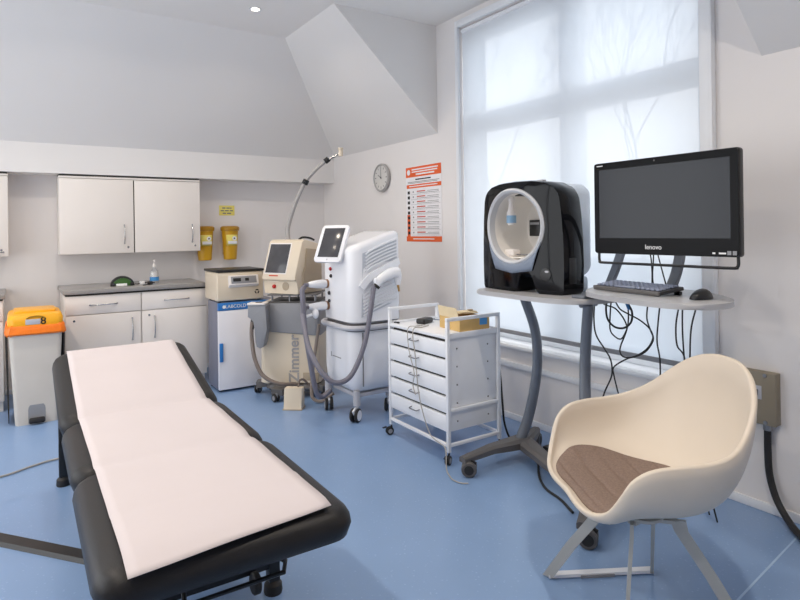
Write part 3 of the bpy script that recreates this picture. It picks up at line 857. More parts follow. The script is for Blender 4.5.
# paper sheet over the couch
pts = []
mb = MB()
ys = [-1.188 + (1.085 + 1.188) * k / 90 for k in range(91)]
def pz(y):
    z = 0.5600
    for b in (-0.393, 0.288):
        z -= 0.010 * math.exp(-((y - b) / 0.035) ** 2)
    return z + lift(y) - (0.0 if y > -1.12 else 0.10 * (-1.12 - y) ** 1.0 * 1.6) - (0.0 if y < 1.05 else (y - 1.05) * 0.25) + (0.004 if y > 0.95 else 0.0)
rings = []
rnd = random.Random(4)
for k, y in enumerate(ys):
    row = []
    for j in range(19):
        u = j / 18
        x = -0.298 + 0.582 * u
        yy = y
        if k < 8: yy = y + (8 - k) / 8 * (0.055 * (u - 0.5))
        z = pz(yy) + 0.0018 * sin(y * 5.1 + u * 2.0) * sin(u * 7 + 1.3 * y) + 0.0012 * sin(yy * 23 + u * 1.5)
        if yy < -0.86: z += 0.0045
        row.append((x, yy, z))
    rings.append(row)
mb.loops(rings, closed=False)
pp = mb.build('couch_paper', M['paper'], origin=(0, 0, 0), solidify=(0.0012, 1))
pp.location = (0.545, 2.8, 0); pp.rotation_euler = (0, 0, CR)
tag(pp, 'white paper sheet laid along the black treatment couch', 'paper sheet')

# things on the floor left of the couch
mb = MB()
d = Vector((0.62, -0.785, 0)).normalized()
mb.prism([(-0.042, 0), (0.042, 0), (0.030, 0.016), (-0.030, 0.016)], 1.25, frame(Vector((-0.40, 3.72, 0.0005)), Vector((0.785, 0.62, 0)), (0, 0, 1)))
tag(mb.build('cable_cover', M['black'], origin=(-0.05, 3.32, 0)), 'flat black rubber cable cover running across the floor to the couch', 'cable cover')
mb = MB()
mb.tube(crom([(-0.8, 4.0, 0.007), (-0.4, 4.08, 0.007), (-0.06, 4.13, 0.007), (0.08, 4.20, 0.007), (0.23, 4.25, 0.007), (0.45, 4.22, 0.007), (0.6, 4.05, 0.007)], 8), 0.006, n=8)
tag(mb.build('floor_cable', M['grey_cord'], origin=(0, 4.13, 0)), 'thin pale grey cable lying on the floor behind the couch', 'cable')

# ------------------------------------------------------------------ drawer trolley
TX0, TX1, TY0, TY1 = 2.158, 2.585, 2.772, 3.432
t = thing('drawer_trolley', 'white metal five-drawer trolley on castors beside the white laser machine', 'trolley', ((TX0+TX1)/2, (TY0+TY1)/2, 0))
def tl(x, y, z): return (x - (TX0+TX1)/2, y - (TY0+TY1)/2, z)
def tbox(mb, lo, hi, b=0.002): mb.box(tl(*lo), tl(*hi), b)
q = 0.011
for x in (TX0 + q, TX1 - q):
    for y in (TY0 + q, TY1 - q):
        mb = MB(); tbox(mb, (x - q, y - q, 0.07), (x + q, y + q, 0.85), 0.003); mb.build('post', M['white_metal'], t)
def rail(lo, hi):
    mb = MB(); tbox(mb, lo, hi, 0.003); mb.build('rail', M['white_metal'], t)
for y in (TY0 + q, TY1 - q):
    rail((TX0, y - q, 0.8505), (TX1, y + q, 0.872))
    rail((TX0 + 2*q, y - q + 0.002, 0.100), (TX1 - 2*q, y + q - 0.002, 0.120))
    rail((TX0 + 2*q, y - q + 0.002, 0.305), (TX1 - 2*q, y + q - 0.002, 0.325))
for x in (TX0 + q, TX1 - q):
    rail((x - q + 0.002, TY0 + 2*q, 0.100), (x + q - 0.002, TY1 - 2*q, 0.120))
mb = MB(); tbox(mb, (TX0 + 0.004, TY0 + 2*q + 0.0005, 0.744), (TX1 - 0.004, TY1 - 2*q - 0.0005, 0.765), 0.003)
for y in (TY0 + 0.006, TY1 - 0.016): tbox(mb, (TX0 + 2*q, y, 0.744), (TX1 - 2*q, y + 0.01, 0.778), 0.002)
mb.build('top_tray', M['white_metal'], t)
mb = MB()
tbox(mb, (TX0 + 0.024, TY0 + 0.023, 0.185), (TX1 - 0.004, TY0 + 0.027, 0.7435)); tbox(mb, (TX0 + 0.024, TY1 - 0.027, 0.185), (TX1 - 0.004, TY1 - 0.023, 0.7435))
tbox(mb, (TX1 - 0.008, TY0 + 0.028, 0.185), (TX1 - 0.004, TY1 - 0.028, 0.7435)); tbox(mb, (TX0 + 0.03, TY0 + 0.028, 0.185), (TX1 - 0.01, TY1 - 0.028, 0.189))
mb.build('side_panels', M['trolley_panel'], t)
mb = MB(); tbox(mb, (TX0 + 0.028, TY0 + 0.03, 0.19), (TX0 + 0.033, TY1 - 0.03, 0.742)); mb.build('drawer_gap_shade', M['shadowgap'], t, label='dark sheet for the shade between the drawers')  # dark sheet behind the drawer fronts paints the shade in their gaps
zz = [0.190, 0.3005, 0.411, 0.5215, 0.632, 0.7425]
for i in range(5):
    mb = MB(); tbox(mb, (TX0 + 0.003, TY0 + 0.025, zz[i] + 0.001), (TX0 + 0.024, TY1 - 0.025, zz[i+1] - (0.013 if i < 4 else 0.016)), 0.003)
    d = mb.build('drawer', M['trolley_panel'], t)
    zc = (zz[i] + zz[i+1]) / 2 + 0.012
    mb = MB(); y0 = 3.115
    mb.tube([tl(TX0 + 0.004, y0 + 0.045, zc), tl(TX0 - 0.018, y0 + 0.042, zc - 0.004), tl(TX0 - 0.022, y0 + 0.03, zc - 0.005), tl(TX0 - 0.022, y0 - 0.03, zc - 0.005), tl(TX0 - 0.018, y0 - 0.042, zc - 0.004), tl(TX0 + 0.004, y0 - 0.045, zc)], 0.004, n=8)
    mb.build('handle', M['steel'], d, label='small grey wire handle')
mb = MB()
for x in (TX0 + 0.09, TX1 - 0.09):
    for z in (0.24, 0.35, 0.46, 0.57, 0.68): mb.sphere(tl(x, TY0 + 0.0225, z), 0.0055, 10, 6)
mb.build('rivets', M['ink_grey'], t)
def castor(parent, x, y, zt, r, mw, mh, ang=0.0, brake=False, name='castor', w=0.02, hubr=0.6):
    """twin-wheel swivel castor under a point"""
    c, s = cos(ang), sin(ang)
    off = r * 0.45
    cxx, cyy = x - c * off, y - s * off
    f = frame((cxx, cyy, r), (c, s, 0), (0, 0, 1))
    mb = MB()
    for k in (-1, 1):
        z0 = k * w * 0.75
        mb.lathe([(0.0001, z0 - w*0.45), (r*0.88, z0 - w*0.45), (r, z0 - w*0.2), (r, z0 + w*0.2), (r*0.88, z0 + w*0.45), (0.0001, z0 + w*0.45)], n=24, mat=f)
    o = mb.build(name, mw, parent)
    mb = MB()
    for k in (-1, 1):
        z0 = k * (w * 0.75 + w * 0.46)
        mb.lathe([(0.0001, z0 - 0.002), (r*hubr, z0 - 0.002), (r*(hubr - 0.05), z0 + 0.002), (0.0001, z0 + 0.002)], n=20, mat=f)
    mb.build('hub', mh, o)
    mb = MB()
    mb.prism([(-r*0.5, r*0.1), (r*0.75, r*0.2), (r*0.75, r*1.12), (-r*0.2, r*1.14), (-r*1.0, r*0.75)], w*0.5, f @ Matrix.Translation((0, 0, -w*0.25)), 0.002)
    mb.cyl((x, y, r*2.0), (x, y, zt), r*0.22, n=12)
    if brake: mb.prism([(-r*0.9, r*1.0), (-r*1.9, r*0.85), (-r*1.95, r*1.0), (-r*0.9, r*1.25)], w*1.6, f @ Matrix.Translation((0, 0, -w*0.8)), 0.002)
    mb.build('fork', M['black'] if brake else mh, o)
    return o
for x, y, a in ((TX0 + q, TY0 + q, 0.5), (TX0 + q, TY1 - q, -0.2), (TX1 - q, TY0 + q, 0.4), (TX1 - q, TY1 - q, 0.2)):
    castor(t, tl(x, y, 0)[0], tl(x, y, 0)[1], 0.072, 0.027, M['rubber'], M['mid_grey'], a, True, w=0.012)

# things on the trolley
t = thing('cardboard_box', 'open brown cardboard box with sky blue label on top of the white trolley', 'box', (2.312, 2.842, 0.766), -0.10)
BW, BD, BH = 0.225, 0.235, 0.078
mb = MB()
th = 0.003
mb.box((0, 0, 0), (BW, BD, th)); mb.box((0, 0, th), (th, BD, BH)); mb.box((BW - th, 0, th), (BW, BD, BH)); mb.box((th, 0, th), (BW - th, th, BH)); mb.box((th, BD - th, th), (BW - th, BD, BH))
mb.build('carton', M['cardboard'], t, smooth=0)
mb = MB()
mb.prism([(0, 0), (BD, 0), (BD - 0.01, 0.07), (0.01, 0.07)], 0.0025, frame((0.0, BD, BH + 0.001), (0, -1, 0), (-0.25, 0, 0.95)))
mb.prism([(0, 0), (BW, 0), (BW - 0.01, 0.10), (0.01, 0.10)], 0.0025, frame((0, BD - 0.004, BH + 0.001), (1, 0, 0), (0, -0.96, 0.10)))
mb.build('flap', M['board_pale'], t, smooth=0, label='paler folded flaps')
mb = MB(); mb.box((BW - 0.075, -0.001, 0.032), (BW - 0.018, -0.0001, 0.074)); mb.build('label', M['blue_label'], t, smooth=0, label='sky blue label')
t = thing('folded_leaflets', 'pale folded leaflets lying on the open cardboard box', 'leaflets', (2.43, 2.93, 0.866), -0.3)
mb = MB(); mb.box((-0.07, -0.045, 0.0), (0.07, 0.045, 0.006), 0.001); mb.box((-0.06, -0.04, 0.0065), (0.065, 0.04, 0.011), 0.001, mat=Matrix.Rotation(0.25, 4, 'Z')); mb.build('paper', M['board_pale'], t, smooth=0)
mb = MB(); mb.box((0.02, -0.015, 0.0115), (0.05, 0.012, 0.022), 0.003); mb.build('clip', M['beige_dark'], t, label='small brown clip')
t = thing('power_adapter', 'black power adapter with grey cord on the white trolley top', 'adapter', (2.36, 3.27, 0.7655), 0.4)
mb = MB(); mb.box((-0.07, -0.035, 0.0), (0.05, 0.035, 0.036), 0.012, 3); mb.build('casing', M['black'], t)
mb = MB(); mb.cyl((0.05, 0.01, 0.018), (0.075, 0.015, 0.016), 0.011); mb.cyl((-0.02, 0.045, 0.012), (0.06, 0.06, 0.012), 0.012); mb.build('connector', M['rubber'], t)
mb = MB(); mb.tube(crom([(0.076, 0.015, 0.016), (0.11, 0.0, 0.01), (0.13, -0.04, 0.006), (0.10, -0.08, 0.006), (0.12, -0.12, 0.006)], 6), 0.004); mb.tube(crom([(0.06, 0.06, 0.012), (0.09, 0.07, 0.014), (0.12, 0.05, 0.008), (0.15, 0.01, 0.006)], 6), 0.005); mb.build('teal_lead', M['bib'], t, label='slate blue leads')
t = thing('small_clip', 'pair of tiny black clips at the far front corner of the trolley top', 'clip', (2.20, 3.385, 0.7655), 0.2)
mb = MB(); mb.box((-0.008, -0.025, 0), (0.008, -0.005, 0.01), 0.003); mb.box((-0.008, 0.005, 0), (0.008, 0.02, 0.009), 0.003); mb.build('clip_body', M['black'], t)
mb = MB()
mb.tube(crom([(2.30, 3.19, 0.770), (2.22, 3.16, 0.770), (2.152, 3.14, 0.774), (2.128, 3.125, 0.73), (2.126, 3.10, 0.62), (2.126, 3.085, 0.50), (2.126, 3.065, 0.38), (2.132, 3.03, 0.26), (2.146, 2.985, 0.15), (2.150, 2.94, 0.122), (2.150, 2.88, 0.112), (2.146, 2.83, 0.105), (2.120, 2.785, 0.08), (2.10, 2.76, 0.03), (2.09, 2.74, 0.006), (2.07, 2.70, 0.006), (2.045, 2.63, 0.006), (2.055, 2.57, 0.006), (2.085, 2.545, 0.006)], 8), 0.0035, n=8)
mb.tube(crom([(2.30, 3.23, 0.770), (2.22, 3.22, 0.770), (2.152, 3.20, 0.774), (2.128, 3.185, 0.73), (2.124, 3.16, 0.62), (2.124, 3.11, 0.50), (2.124, 3.125, 0.42), (2.126, 3.10, 0.36)], 8), 0.003, n=8)
cc_ = mb.build('charging_cord', M['grey_cord'], origin=(2.13, 3.1, 0)); cc_.location.y -= 0.042; cc_.location.x -= 0.003
tag(cc_, 'thin grey cord hanging down the front of the trolley drawers to the floor', 'cord')

# ------------------------------------------------------------------ cold air machine (cream, behind)
AZ = -0.6435
t = thing('cold_air_machine', 'cream and grey cold air therapy machine with long curved hose arm', 'medical machine', (2.09, 4.80, 0), AZ)
mb = MB()
mb.loops([[(x, y, z) for x, y in rrect(-0.285 + i, -0.195 + i, 0.225 - i, 0.20 - i, 0.05)] for z, i in ((0.115, 0.02), (0.13, 0.0), (0.58, 0.004), (0.80, 0.004))])
bd = mb.build('body', M['beige'], t)
mb = MB(); mb.text('Zimmer', 0.122, frame((0.012, -0.1975, 0.335), (0, 0, 1), (-1, 0, 0)), 0.0012, bold=True); mb.build('lettering', M['arm_grey'], bd, label='large grey lettering reading upwards')
mb = MB(); mb.box((0.085, -0.199, 0.15), (0.215, -0.196, 0.215), 0.001); mb.build('rating_plate', M['beige_dark'], bd, label='taupe plate')
mb = MB()
rg = [[(x, y, z) for x, y in rrect(-0.232 - i, -0.203 - i, 0.232 + i, 0.206 + i, 0.055)] for z, i in ((0.545, 0.0), (0.55, 0.006), (0.76, 0.012), (0.80, 0.004))]
mb.loops(rg, cap0=True, cap1=True)
for v in mb.bm.verts:
    if v.co.z < 0.6: v.co.z += -0.02 * v.co.x / 0.23 - 0.0
mb.build('collar', M['mid_grey'], t, label='mid grey collar')
mb = MB()
mb.prism([(-0.345, 0.80), (-0.345, 0.70), (-0.315, 0.685), (-0.285, 0.665), (-0.275, 0.60), (-0.285, 0.50), (-0.275, 0.455), (-0.245, 0.44), (-0.215, 0.455), (-0.198, 0.50), (-0.185, 0.60), (-0.185, 0.80)], 0.10, frame((0, -0.219, 0), (1, 0, 0), (0, 0, 1)), 0.012)
ho = mb.build('hose_holder', M['mid_grey'], t, label='mid grey hose holder')
mb = MB(); mb.box((-0.345, -0.335, 0.8005), (-0.195, -0.22, 0.818), 0.006); mb.build('holder_panel', M['soft_white'], ho, label='white control plate')
mb = MB(); mb.box((-0.285, -0.305, 0.8185), (-0.23, -0.26, 0.8205), 0.001); mb.build('readout', M['ink'], ho, label='small dark readout')
mb = MB(); mb.tube(crom([(-0.312, -0.295, 0.66), (-0.318, -0.30, 0.58), (-0.315, -0.30, 0.50), (-0.29, -0.315, 0.36), (-0.23, -0.325, 0.235), (-0.14, -0.32, 0.17), (-0.05, -0.29, 0.14), (0.0, -0.24, 0.13), (0.03, -0.22, 0.125)], 8), 0.017, n=12)
mb.build('treatment_hose', M['brown_grey'], t, label='taupe hose')
mb = MB(); mb.cyl((-0.316, -0.298, 0.60), (-0.308, -0.290, 0.683), 0.017); mb.build('hose_nozzle', M['rubber'], t, label='black nozzle')
mb = MB(); mb.box((-0.215, -0.185, 0.801), (0.215, 0.185, 0.812), 0.003); mb.box((-0.215, -0.185, 0.862), (0.215, 0.185, 0.874), 0.003); mb.build('shelf_plates', M['dark_grey'], t)
mb = MB()
for x in (-0.18, -0.03, 0.10, 0.19):
    for y in (-0.16, 0.15): mb.cyl((x, y, 0.8125), (x, y, 0.8615), 0.009, n=10)
mb.build('spacers', M['steel'], t)
# head, turned a little to the left
hm = Matrix.Translation((-0.035, 0.0, 0)) @ Matrix.Rotation(radians(-27), 4, 'Z')
mb = MB()
prof = [(-0.165, 0.876), (-0.160, 0.985), (-0.195, 0.995), (-0.198, 1.01), (-0.095, 1.318), (-0.06, 1.335), (0.16, 1.29), (0.17, 0.876)]
mb.prism(prof, 0.37, hm @ frame((-0.185, 0, 0), (0, 1, 0), (0, 0, 1)), 0.012)
hd = mb.build('head', M['beige'], t)
nrm = Vector((0, -0.308, 0.103)).normalized()
sl = Vector((0, 0.103, 0.308)).normalized()
def hpt(x, s, o): 
    return Vector((x, -0.198, 1.01)) + sl * s + Vector((0, -sl.z, sl.y)) * o
mb = MB()
a = hm @ frame(hpt(-0.155, 0.045, 0.0), (1, 0, 0), sl)
mb.box((0, 0, 0.0005), (0.225, 0.255, 0.004), 0.002, mat=a); sc_ = mb.build('touchscreen', M['screen2'], hd, label='dark grey touchscreen')
mb = MB(); mb.box((-0.012, -0.012, -0.006), (0.237, 0.267, 0.0004), 0.003, mat=a); mb.build('screen_bezel', M['soft_white'], hd)
mb = MB(); mb.box((0.05, -0.030, 0.0008), (0.15, -0.020, 0.0018), mat=a); mb.build('maker_mark', M['ink_red'], hd, smooth=0, label='small dark red printed mark')
mb = MB(); mb.lathe([(0.0001, 0), (0.017, 0), (0.017, 0.012), (0.012, 0.018), (0.0001, 0.018)], mat=hm @ frame((-0.07, -0.163, 0.935), (1, 0, 0), (0, 0, 1))); mb.build('stop_button', M['red'], hd, label='red stop button')
mb = MB(); mb.lathe([(0.0001, 0), (0.036, 0), (0.036, 0.003), (0.0001, 0.003)], mat=hm @ frame((0.055, -0.163, 0.94), (1, 0, 0), (0, 0, 1))); mb.build('round_badge', M['beige_dark'], hd)
mb = MB(); mb.prism([(-0.10, 0.90), (-0.10, 1.05), (-0.07, 1.10), (-0.05, 1.26), (0.15, 1.24), (0.15, 0.90)], 0.012, hm @ frame((0.1855, 0, 0), (0, 1, 0), (0, 0, 1)), 0.004); mb.build('side_cover', M['beige_dark'], hd, label='taupe side cover')
mb = MB(); mb.tube(crom([hm @ Vector(p) for p in ((0.10, -0.04, 1.333), (0.13, -0.02, 1.352), (0.165, 0.03, 1.345), (0.17, 0.08, 1.328))], 6), 0.009); mb.build('head_handle', M['black'], hd, label='black top handle')
# hose arm
iv = (Matrix.Translation((2.09, 4.80, 0)) @ Matrix.Rotation(AZ, 4, 'Z')).inverted()
arm = [iv @ Vector(p) for p in ((2.035, 4.86, 1.32), (2.048, 4.885, 1.45), (2.112, 4.84, 1.68), (2.178, 4.795, 1.838), (2.255, 4.745, 1.945), (2.338, 4.69, 2.028))]
mb = MB(); mb.tube(crom(arm, 8), 0.020, n=14, r1=0.015)
mb.lathe([(0.0001, 0), (0.034, 0), (0.034, 0.02), (0.026, 0.03), (0.0001, 0.03)], mat=Matrix.Translation(arm[0] + Vector((0, 0, -0.012))))
am = mb.build('hose_arm', M['arm_grey'], t, label='pale grey ribbed hose arm')
for k, r in ((3, 0.028), (5, 0.025)):
    mb = MB()
    d = (arm[k] - arm[k-1]).normalized()
    mb.cyl(arm[k] - d * 0.022, arm[k] + d * 0.022, r, n=14)
    n_ = d.cross(Vector((0, 0, 1))).normalized()
    mb.cyl(arm[k] - n_ * 0.05 + d * 0.01, arm[k] + n_ * 0.055 - d * 0.01, 0.011, n=10)
    mb.sphere(arm[k] - n_ * 0.05 + d * 0.012, 0.018, 10, 8)
    mb.build('clamp', M['black'], am, label='black arm clamp')
e0 = arm[5]; e1 = iv @ Vector((2.395, 4.65, 2.06)); e2 = iv @ Vector((2.440, 4.622, 2.092))
mb = MB(); mb.tube([e0, e1, e2], 0.008, n=8); mb.build('tip_rod', M['steel'], am)
mb = MB(); dz = (e2 - e1).normalized(); up = Vector((0, 0, 1)); mb.cyl(e2 - up * 0.03, e2 + up * 0.03, 0.02, n=14); mb.cyl(e2 + up * 0.031, e2 + up * 0.045, 0.024, n=14); mb.build('tip_nozzle', M['beige'], am, label='cream nozzle')
# base with castors
mb = MB()
mb.loops([[(x, y, z) for x, y in rrect(-0.24 + i, -0.21 + i, 0.24 - i, 0.21 - i, 0.06)] for z, i in ((0.062, 0.02), (0.085, 0.0), (0.114, 0.01))])
cast = ((-0.355, -0.045), (-0.11, -0.315), (0.28, -0.16), (0.10, 0.28))
for x, y in cast:
    L_ = Vector((x, y, 0)); d = L_.normalized()
    mb.tube([d * 0.12 + Vector((0, 0, 0.09)), d * (L_.length * 0.7) + Vector((0, 0, 0.095)), L_ + Vector((0, 0, 0.082))], 0, flat=(0.11, 0.05), up=(0, 0, 1))
mb.build('base', M['dark_grey'], t, label='charcoal base')
for x, y in cast: castor(t, x, y, 0.075, 0.034, M['rubber'], M['mid_grey'], atan2(y, x) + 1.2, w=0.018)

# foot pedal of the laser
t = thing('foot_pedal', 'cream box-shaped foot pedal on the floor before the cold air machine', 'foot pedal', (1.86, 4.37, 0), -0.68)
mb = MB(); mb.prism([(-0.05, 0.0), (0.055, 0.0), (0.06, 0.10), (0.045, 0.165), (-0.02, 0.165)], 0.145, frame((-0.0725, 0, 0), (0, 1, 0), (0, 0, 1)), 0.006); mb.build('pedal_housing', M['beige'], t)
mb = MB(); mb.box((-0.078, -0.056, 0.0), (0.078, 0.062, 0.008), 0.002); mb.build('base_plate', M['beige_dark'], t)
mb = MB(); mb.tube(crom([(0.03, 0.02, 0.168), (0.035, 0.05, 0.21), (0.06, 0.10, 0.20), (0.11, 0.13, 0.12), (0.13, 0.13, 0.03), (0.20, 0.15, 0.012)], 6), 0.009); mb.build('pedal_cord', M['brown_grey'], t)

# ------------------------------------------------------------------ white laser machine
LX0, LX1, LYa, LYb = 2.055, 2.480, 3.755, 4.255
t = thing('laser_machine', 'tall white laser machine with tilted tablet screen and coiled grey hoses', 'medical machine', ((LX0+LX1)/2, (LYa+LYb)/2, 0))
lcx, lcy = (LX0+LX1)/2, (LYa+LYb)/2
def ll(x, y, z): return Vector((x - lcx, y - lcy, z))
def lrect(x0, y0, x1, y1, r, rb, n=7):
    pts = []
    for cx_, cy_, a0, rr in ((x1-rb, y1-rb, 0, rb), (x0+r, y1-r, pi/2, r), (x0+r, y0+r, pi, r), (x1-rb, y0+rb, 1.5*pi, rb)):
        for k in range(n + 1):
            a = a0 + (pi/2) * k / n
            pts.append((cx_ + rr*cos(a), cy_ + rr*sin(a)))
    return pts
def ring(z, i, r=0.10, topslope=None):
    out = []
    for x, y in lrect(LX0 + i, LYa + i, LX1 - i, LYb - i, max(0.02, r - i), max(0.012, 0.035 - i)):
        zz_ = z if topslope is None else z + topslope * (x - LX0) / (LX1 - LX0)
        out.append(ll(x, y, zz_))
    return out
mb = MB()
mb.loops([ring(0.715, 0.02), ring(0.73, 0.0), ring(0.98, -0.004), ring(1.235, 0.0, topslope=0.13), ring(1.26, 0.008, topslope=0.132), ring(1.275, 0.03, topslope=0.134), ring(1.279, 0.08, topslope=0.134)])
ub = mb.build('upper_body', M['white_plastic'], t, smooth=50)
mb = MB()
mb.loops([ring(0.198, 0.12), ring(0.206, 0.07), ring(0.230, 0.03), ring(0.28, 0.008), ring(0.36, 0.0), ring(0.62, 0.0), ring(0.658, 0.006)])
lb = mb.build('lower_body', M['white_plastic'], t, smooth=50)
mb = MB(); mb.loops([ring(0.659, 0.012), ring(0.7145, 0.012)]); mb.build('waist', M['dark_grey'], t, label='dark waist band')
mb = MB()
path = [ll(x, y, 0.69) for x, y in rrect(LX0 - 0.02, LYa - 0.02, LX1 + 0.02, LYb + 0.02, 0.12, 7)]
mb.tube(path + [path[0], path[1]], 0.02, n=10)
mb.build('wrap_rail', M['label_grey'], t, label='grey handrail round the waist')
mb = MB(); mb.box(ll(LX0 + 0.085, LYa - 0.0015, 0.26), ll(LX0 + 0.093, LYa + 0.002, 0.655), 0); mb.build('panel_seam', M['ink_grey'], lb, smooth=0, label='dark vertical seam')
mb = MB(); mb.box(ll(LX0 - 0.0012, 4.085, 0.44), ll(LX0 - 0.0002, 4.095, 0.475), 0); mb.box(ll(LX0 - 0.0012, 3.93, 0.445), ll(LX0 - 0.0002, 4.07, 0.452), 0); mb.build('maker_mark', M['ink_grey'], lb, smooth=0, label='faint grey printed mark')
# louvres on the near side
mb = MB()
for k in range(19):
    zb = 0.775 + 0.025 * k
    if 10 <= k <= 12: continue
    x0 = 2.150 + (0.02 if k > 12 else 0.0)
    p = [ll(x0 + (2.442 - x0) * u, LYa - 0.006, zb + 0.11 * (u ** 0.75)) for u in (0, 0.12, 0.3, 0.5, 0.75, 1.0)]
    mb.tube(p, 0, flat=(0.012, 0.010), up=(0, 0, 1))
mb.build('louvres', M['white_plastic'], ub, smooth=0)
mb = MB()
mb.prism([(2.135, 0.765), (2.448, 0.87), (2.448, 1.335), (2.15, 1.235)], 0.0015, frame(ll(0, LYa - 0.0015, 0) , (1, 0, 0), (0, 0, 1)) if False else Matrix.Translation((-lcx, LYa - lcy - 0.0005, 0)) @ frame((0, 0, 0), (1, 0, 0), (0, 0, 1)))
mb.build('vent_shade', M['vent_dark'], ub, smooth=0, label='grey plate for the shade between the louvres')  # flat grey plate, shade between the louvres put into its colour
mb = MB()
pa = crom([ll(2.13, LYa - 0.012, 0.985), ll(2.20, LYa - 0.024, 1.06), ll(2.32, LYa - 0.024, 1.115), ll(2.46, LYa - 0.012, 1.17)], 8)
mb.tube(pa, 0, flat=(0.020, 0.05), up=(0, 0, 1)); mb.build('swoosh_bracket', M['white_plastic'], ub, smooth=50, label='curved white bracket for the handpiece')
# front controls
def lfront(y, z): return frame(ll(LX0 - 0.003, y, z), (0, -1, 0), (0, 0, 1))
for nm, y, z, r, m_, lab in (('stop_button', 4.075, 1.112, 0.014, 'red', 'red stop button'), ('key_switch', 4.068, 1.058, 0.014, 'black', 'black key switch'), ('port', 4.10, 0.925, 0.015, 'black', 'black round port'), ('port', 4.10, 0.865, 0.012, 'black', 'black round port')):
    mb = MB(); mb.lathe([(0.0001, 0), (r, 0), (r, 0.008), (r*0.7, 0.013), (0.0001, 0.013)], mat=lfront(y, z), n=16); mb.build(nm, M[m_], ub, label=lab)
# tablet
tm = frame(ll(2.030, 3.988, 1.300), Vector((0.42, -0.906, 0)), Vector((0.383, 0.177, 0.906)))
mb = MB(); mb.prism([(x, y) for x, y in rrect(-0.125, -0.15, 0.125, 0.15, 0.022)], 0.024, tm, 0.006); tb = mb.build('tablet', M['white_plastic'], t)
mb = MB(); mb.box((-0.096, -0.112, 0.0242), (0.096, 0.125, 0.0262), 0.0008, mat=tm); mb.build('screen', M['screen2'], tb, label='dark grey glossy screen')
mb = MB(); mb.lathe([(0.0001, 0.0243), (0.007, 0.0243), (0.007, 0.0255), (0.0001, 0.0255)], mat=tm @ Matrix.Translation((0, -0.131, 0)), n=14); mb.build('home_button', M['label_grey'], tb)
mb = MB(); mb.tube([tm @ Vector((0, -0.02, -0.001)), ll(2.075, 4.00, 1.285), ll(2.12, 4.00, 1.265)], 0.03, n=12); mb.build('tablet_mount', M['white_plastic'], t)
# handpieces plugged into the front
for z, lab in ((0.995, 'upper white handpiece'), (0.825, 'lower white handpiece')):
    yq = 4.135
    mb = MB(); mb.lathe([(0.0001, 0.0), (0.034, 0.0), (0.034, 0.018), (0.0001, 0.018)], mat=frame(ll(LX0 - 0.001, yq, z), (0, -1, 0), (0, 0, 1))); sk = mb.build('socket', M['copper'], t, label='copper brown socket ring')
    mb = MB(); mb.lathe([(0.0001, 0.019), (0.031, 0.019), (0.034, 0.05), (0.031, 0.10), (0.022, 0.155), (0.016, 0.165), (0.0001, 0.165)], mat=frame(ll(LX0 - 0.001, yq, z), (0, -1, 0), (0, -0.08, 1))); hp = mb.build('handpiece', M['white_plastic'], t, label=lab)
    mb = MB(); mb.lathe([(0.0001, 0.1655), (0.015, 0.1655), (0.013, 0.20), (0.0001, 0.20)], mat=frame(ll(LX0 - 0.001, yq, z), (0, -1, 0), (0, -0.08, 1))); mb.build('strain_relief', M['lavender_grey'], hp)
mb = MB(); mb.sphere(ll(1.93, 4.10, 0.775), 0.034, 16, 12, (0.7, 1, 1.15)); mb.cyl(ll(1.85, 4.10, 0.76), ll(1.90, 4.10, 0.77), 0.012); mb.build('hose_knob', M['white_plastic'], t, label='white round hose knob')
mb = MB()
h1 = crom([ll(1.858, 4.135, 0.980), ll(1.832, 4.12, 0.955), ll(1.828, 4.10, 0.86), ll(1.842, 4.10, 0.66), ll(1.872, 4.09, 0.45), ll(1.90, 4.09, 0.28), ll(1.935, 4.10, 0.165), ll(1.99, 4.12, 0.13), ll(2.06, 4.12, 0.17)], 8)
mb.tube(h1, 0.0195, n=12); mb.build('hose', M['lavender_grey'], t, label='grey hose from the upper handpiece')
mb = MB()
h2 = crom([ll(1.858, 4.135, 0.812), ll(1.825, 4.10, 0.78), ll(1.80, 4.02, 0.70), ll(1.775, 3.88, 0.56), ll(1.80, 3.74, 0.42), ll(1.875, 3.68, 0.345), ll(1.993, 3.665, 0.382), ll(2.102, 3.665, 0.58), ll(2.164, 3.67, 0.827), ll(2.200, 3.69, 0.965), ll(2.215, 3.695, 1.0)], 8)
mb.tube(h2, 0.0185, n=12); mb.build('hose', M['lavender_grey'], t, label='grey hose hanging in a loop to the gun handpiece')
mb = MB()
h3 = crom([ll(2.04, 4.27, 0.66), ll(2.03, 4.29, 0.55), ll(2.0, 4.29, 0.38), ll(1.97, 4.27, 0.20), ll(1.96, 4.24, 0.10), ll(2.02, 4.20, 0.07), ll(2.1, 4.15, 0.13)], 8)
mb.tube(h3, 0.013, n=10); mb.build('hose', M['brown_grey'], t, label='thin taupe hose behind')
# gun handpiece on the side bracket
mb = MB()
gp = crom([ll(2.225, 3.685, 1.005), ll(2.255, 3.68, 1.04), ll(2.30, 3.68, 1.065), ll(2.36, 3.68, 1.085), ll(2.40, 3.68, 1.085)], 6)
mb.tube(gp, 0.030, n=14, r1=0.046)
mb.tube(crom([ll(2.385, 3.68, 1.10), ll(2.405, 3.68, 1.05), ll(2.408, 3.68, 0.995)], 6), 0.044, n=14, r1=0.018)
mb.box(ll(2.205, 3.66, 1.015), ll(2.245, 3.70, 1.055), 0.008)
gn = mb.build('gun_handpiece', M['white_plastic'], t, smooth=60, label='white gun-shaped handpiece')
mb = MB(); mb.cyl(ll(2.408, 3.68, 0.995), ll(2.418, 3.68, 0.945), 0.010, r1=0.007, n=12); mb.build('nozzle_tip', M['gold'], gn, label='brass tip')
mb = MB(); mb.cyl(ll(2.222, 3.69, 0.985), ll(2.24, 3.685, 1.012), 0.026, n=12); mb.build('hose_collar', M['black'], gn)
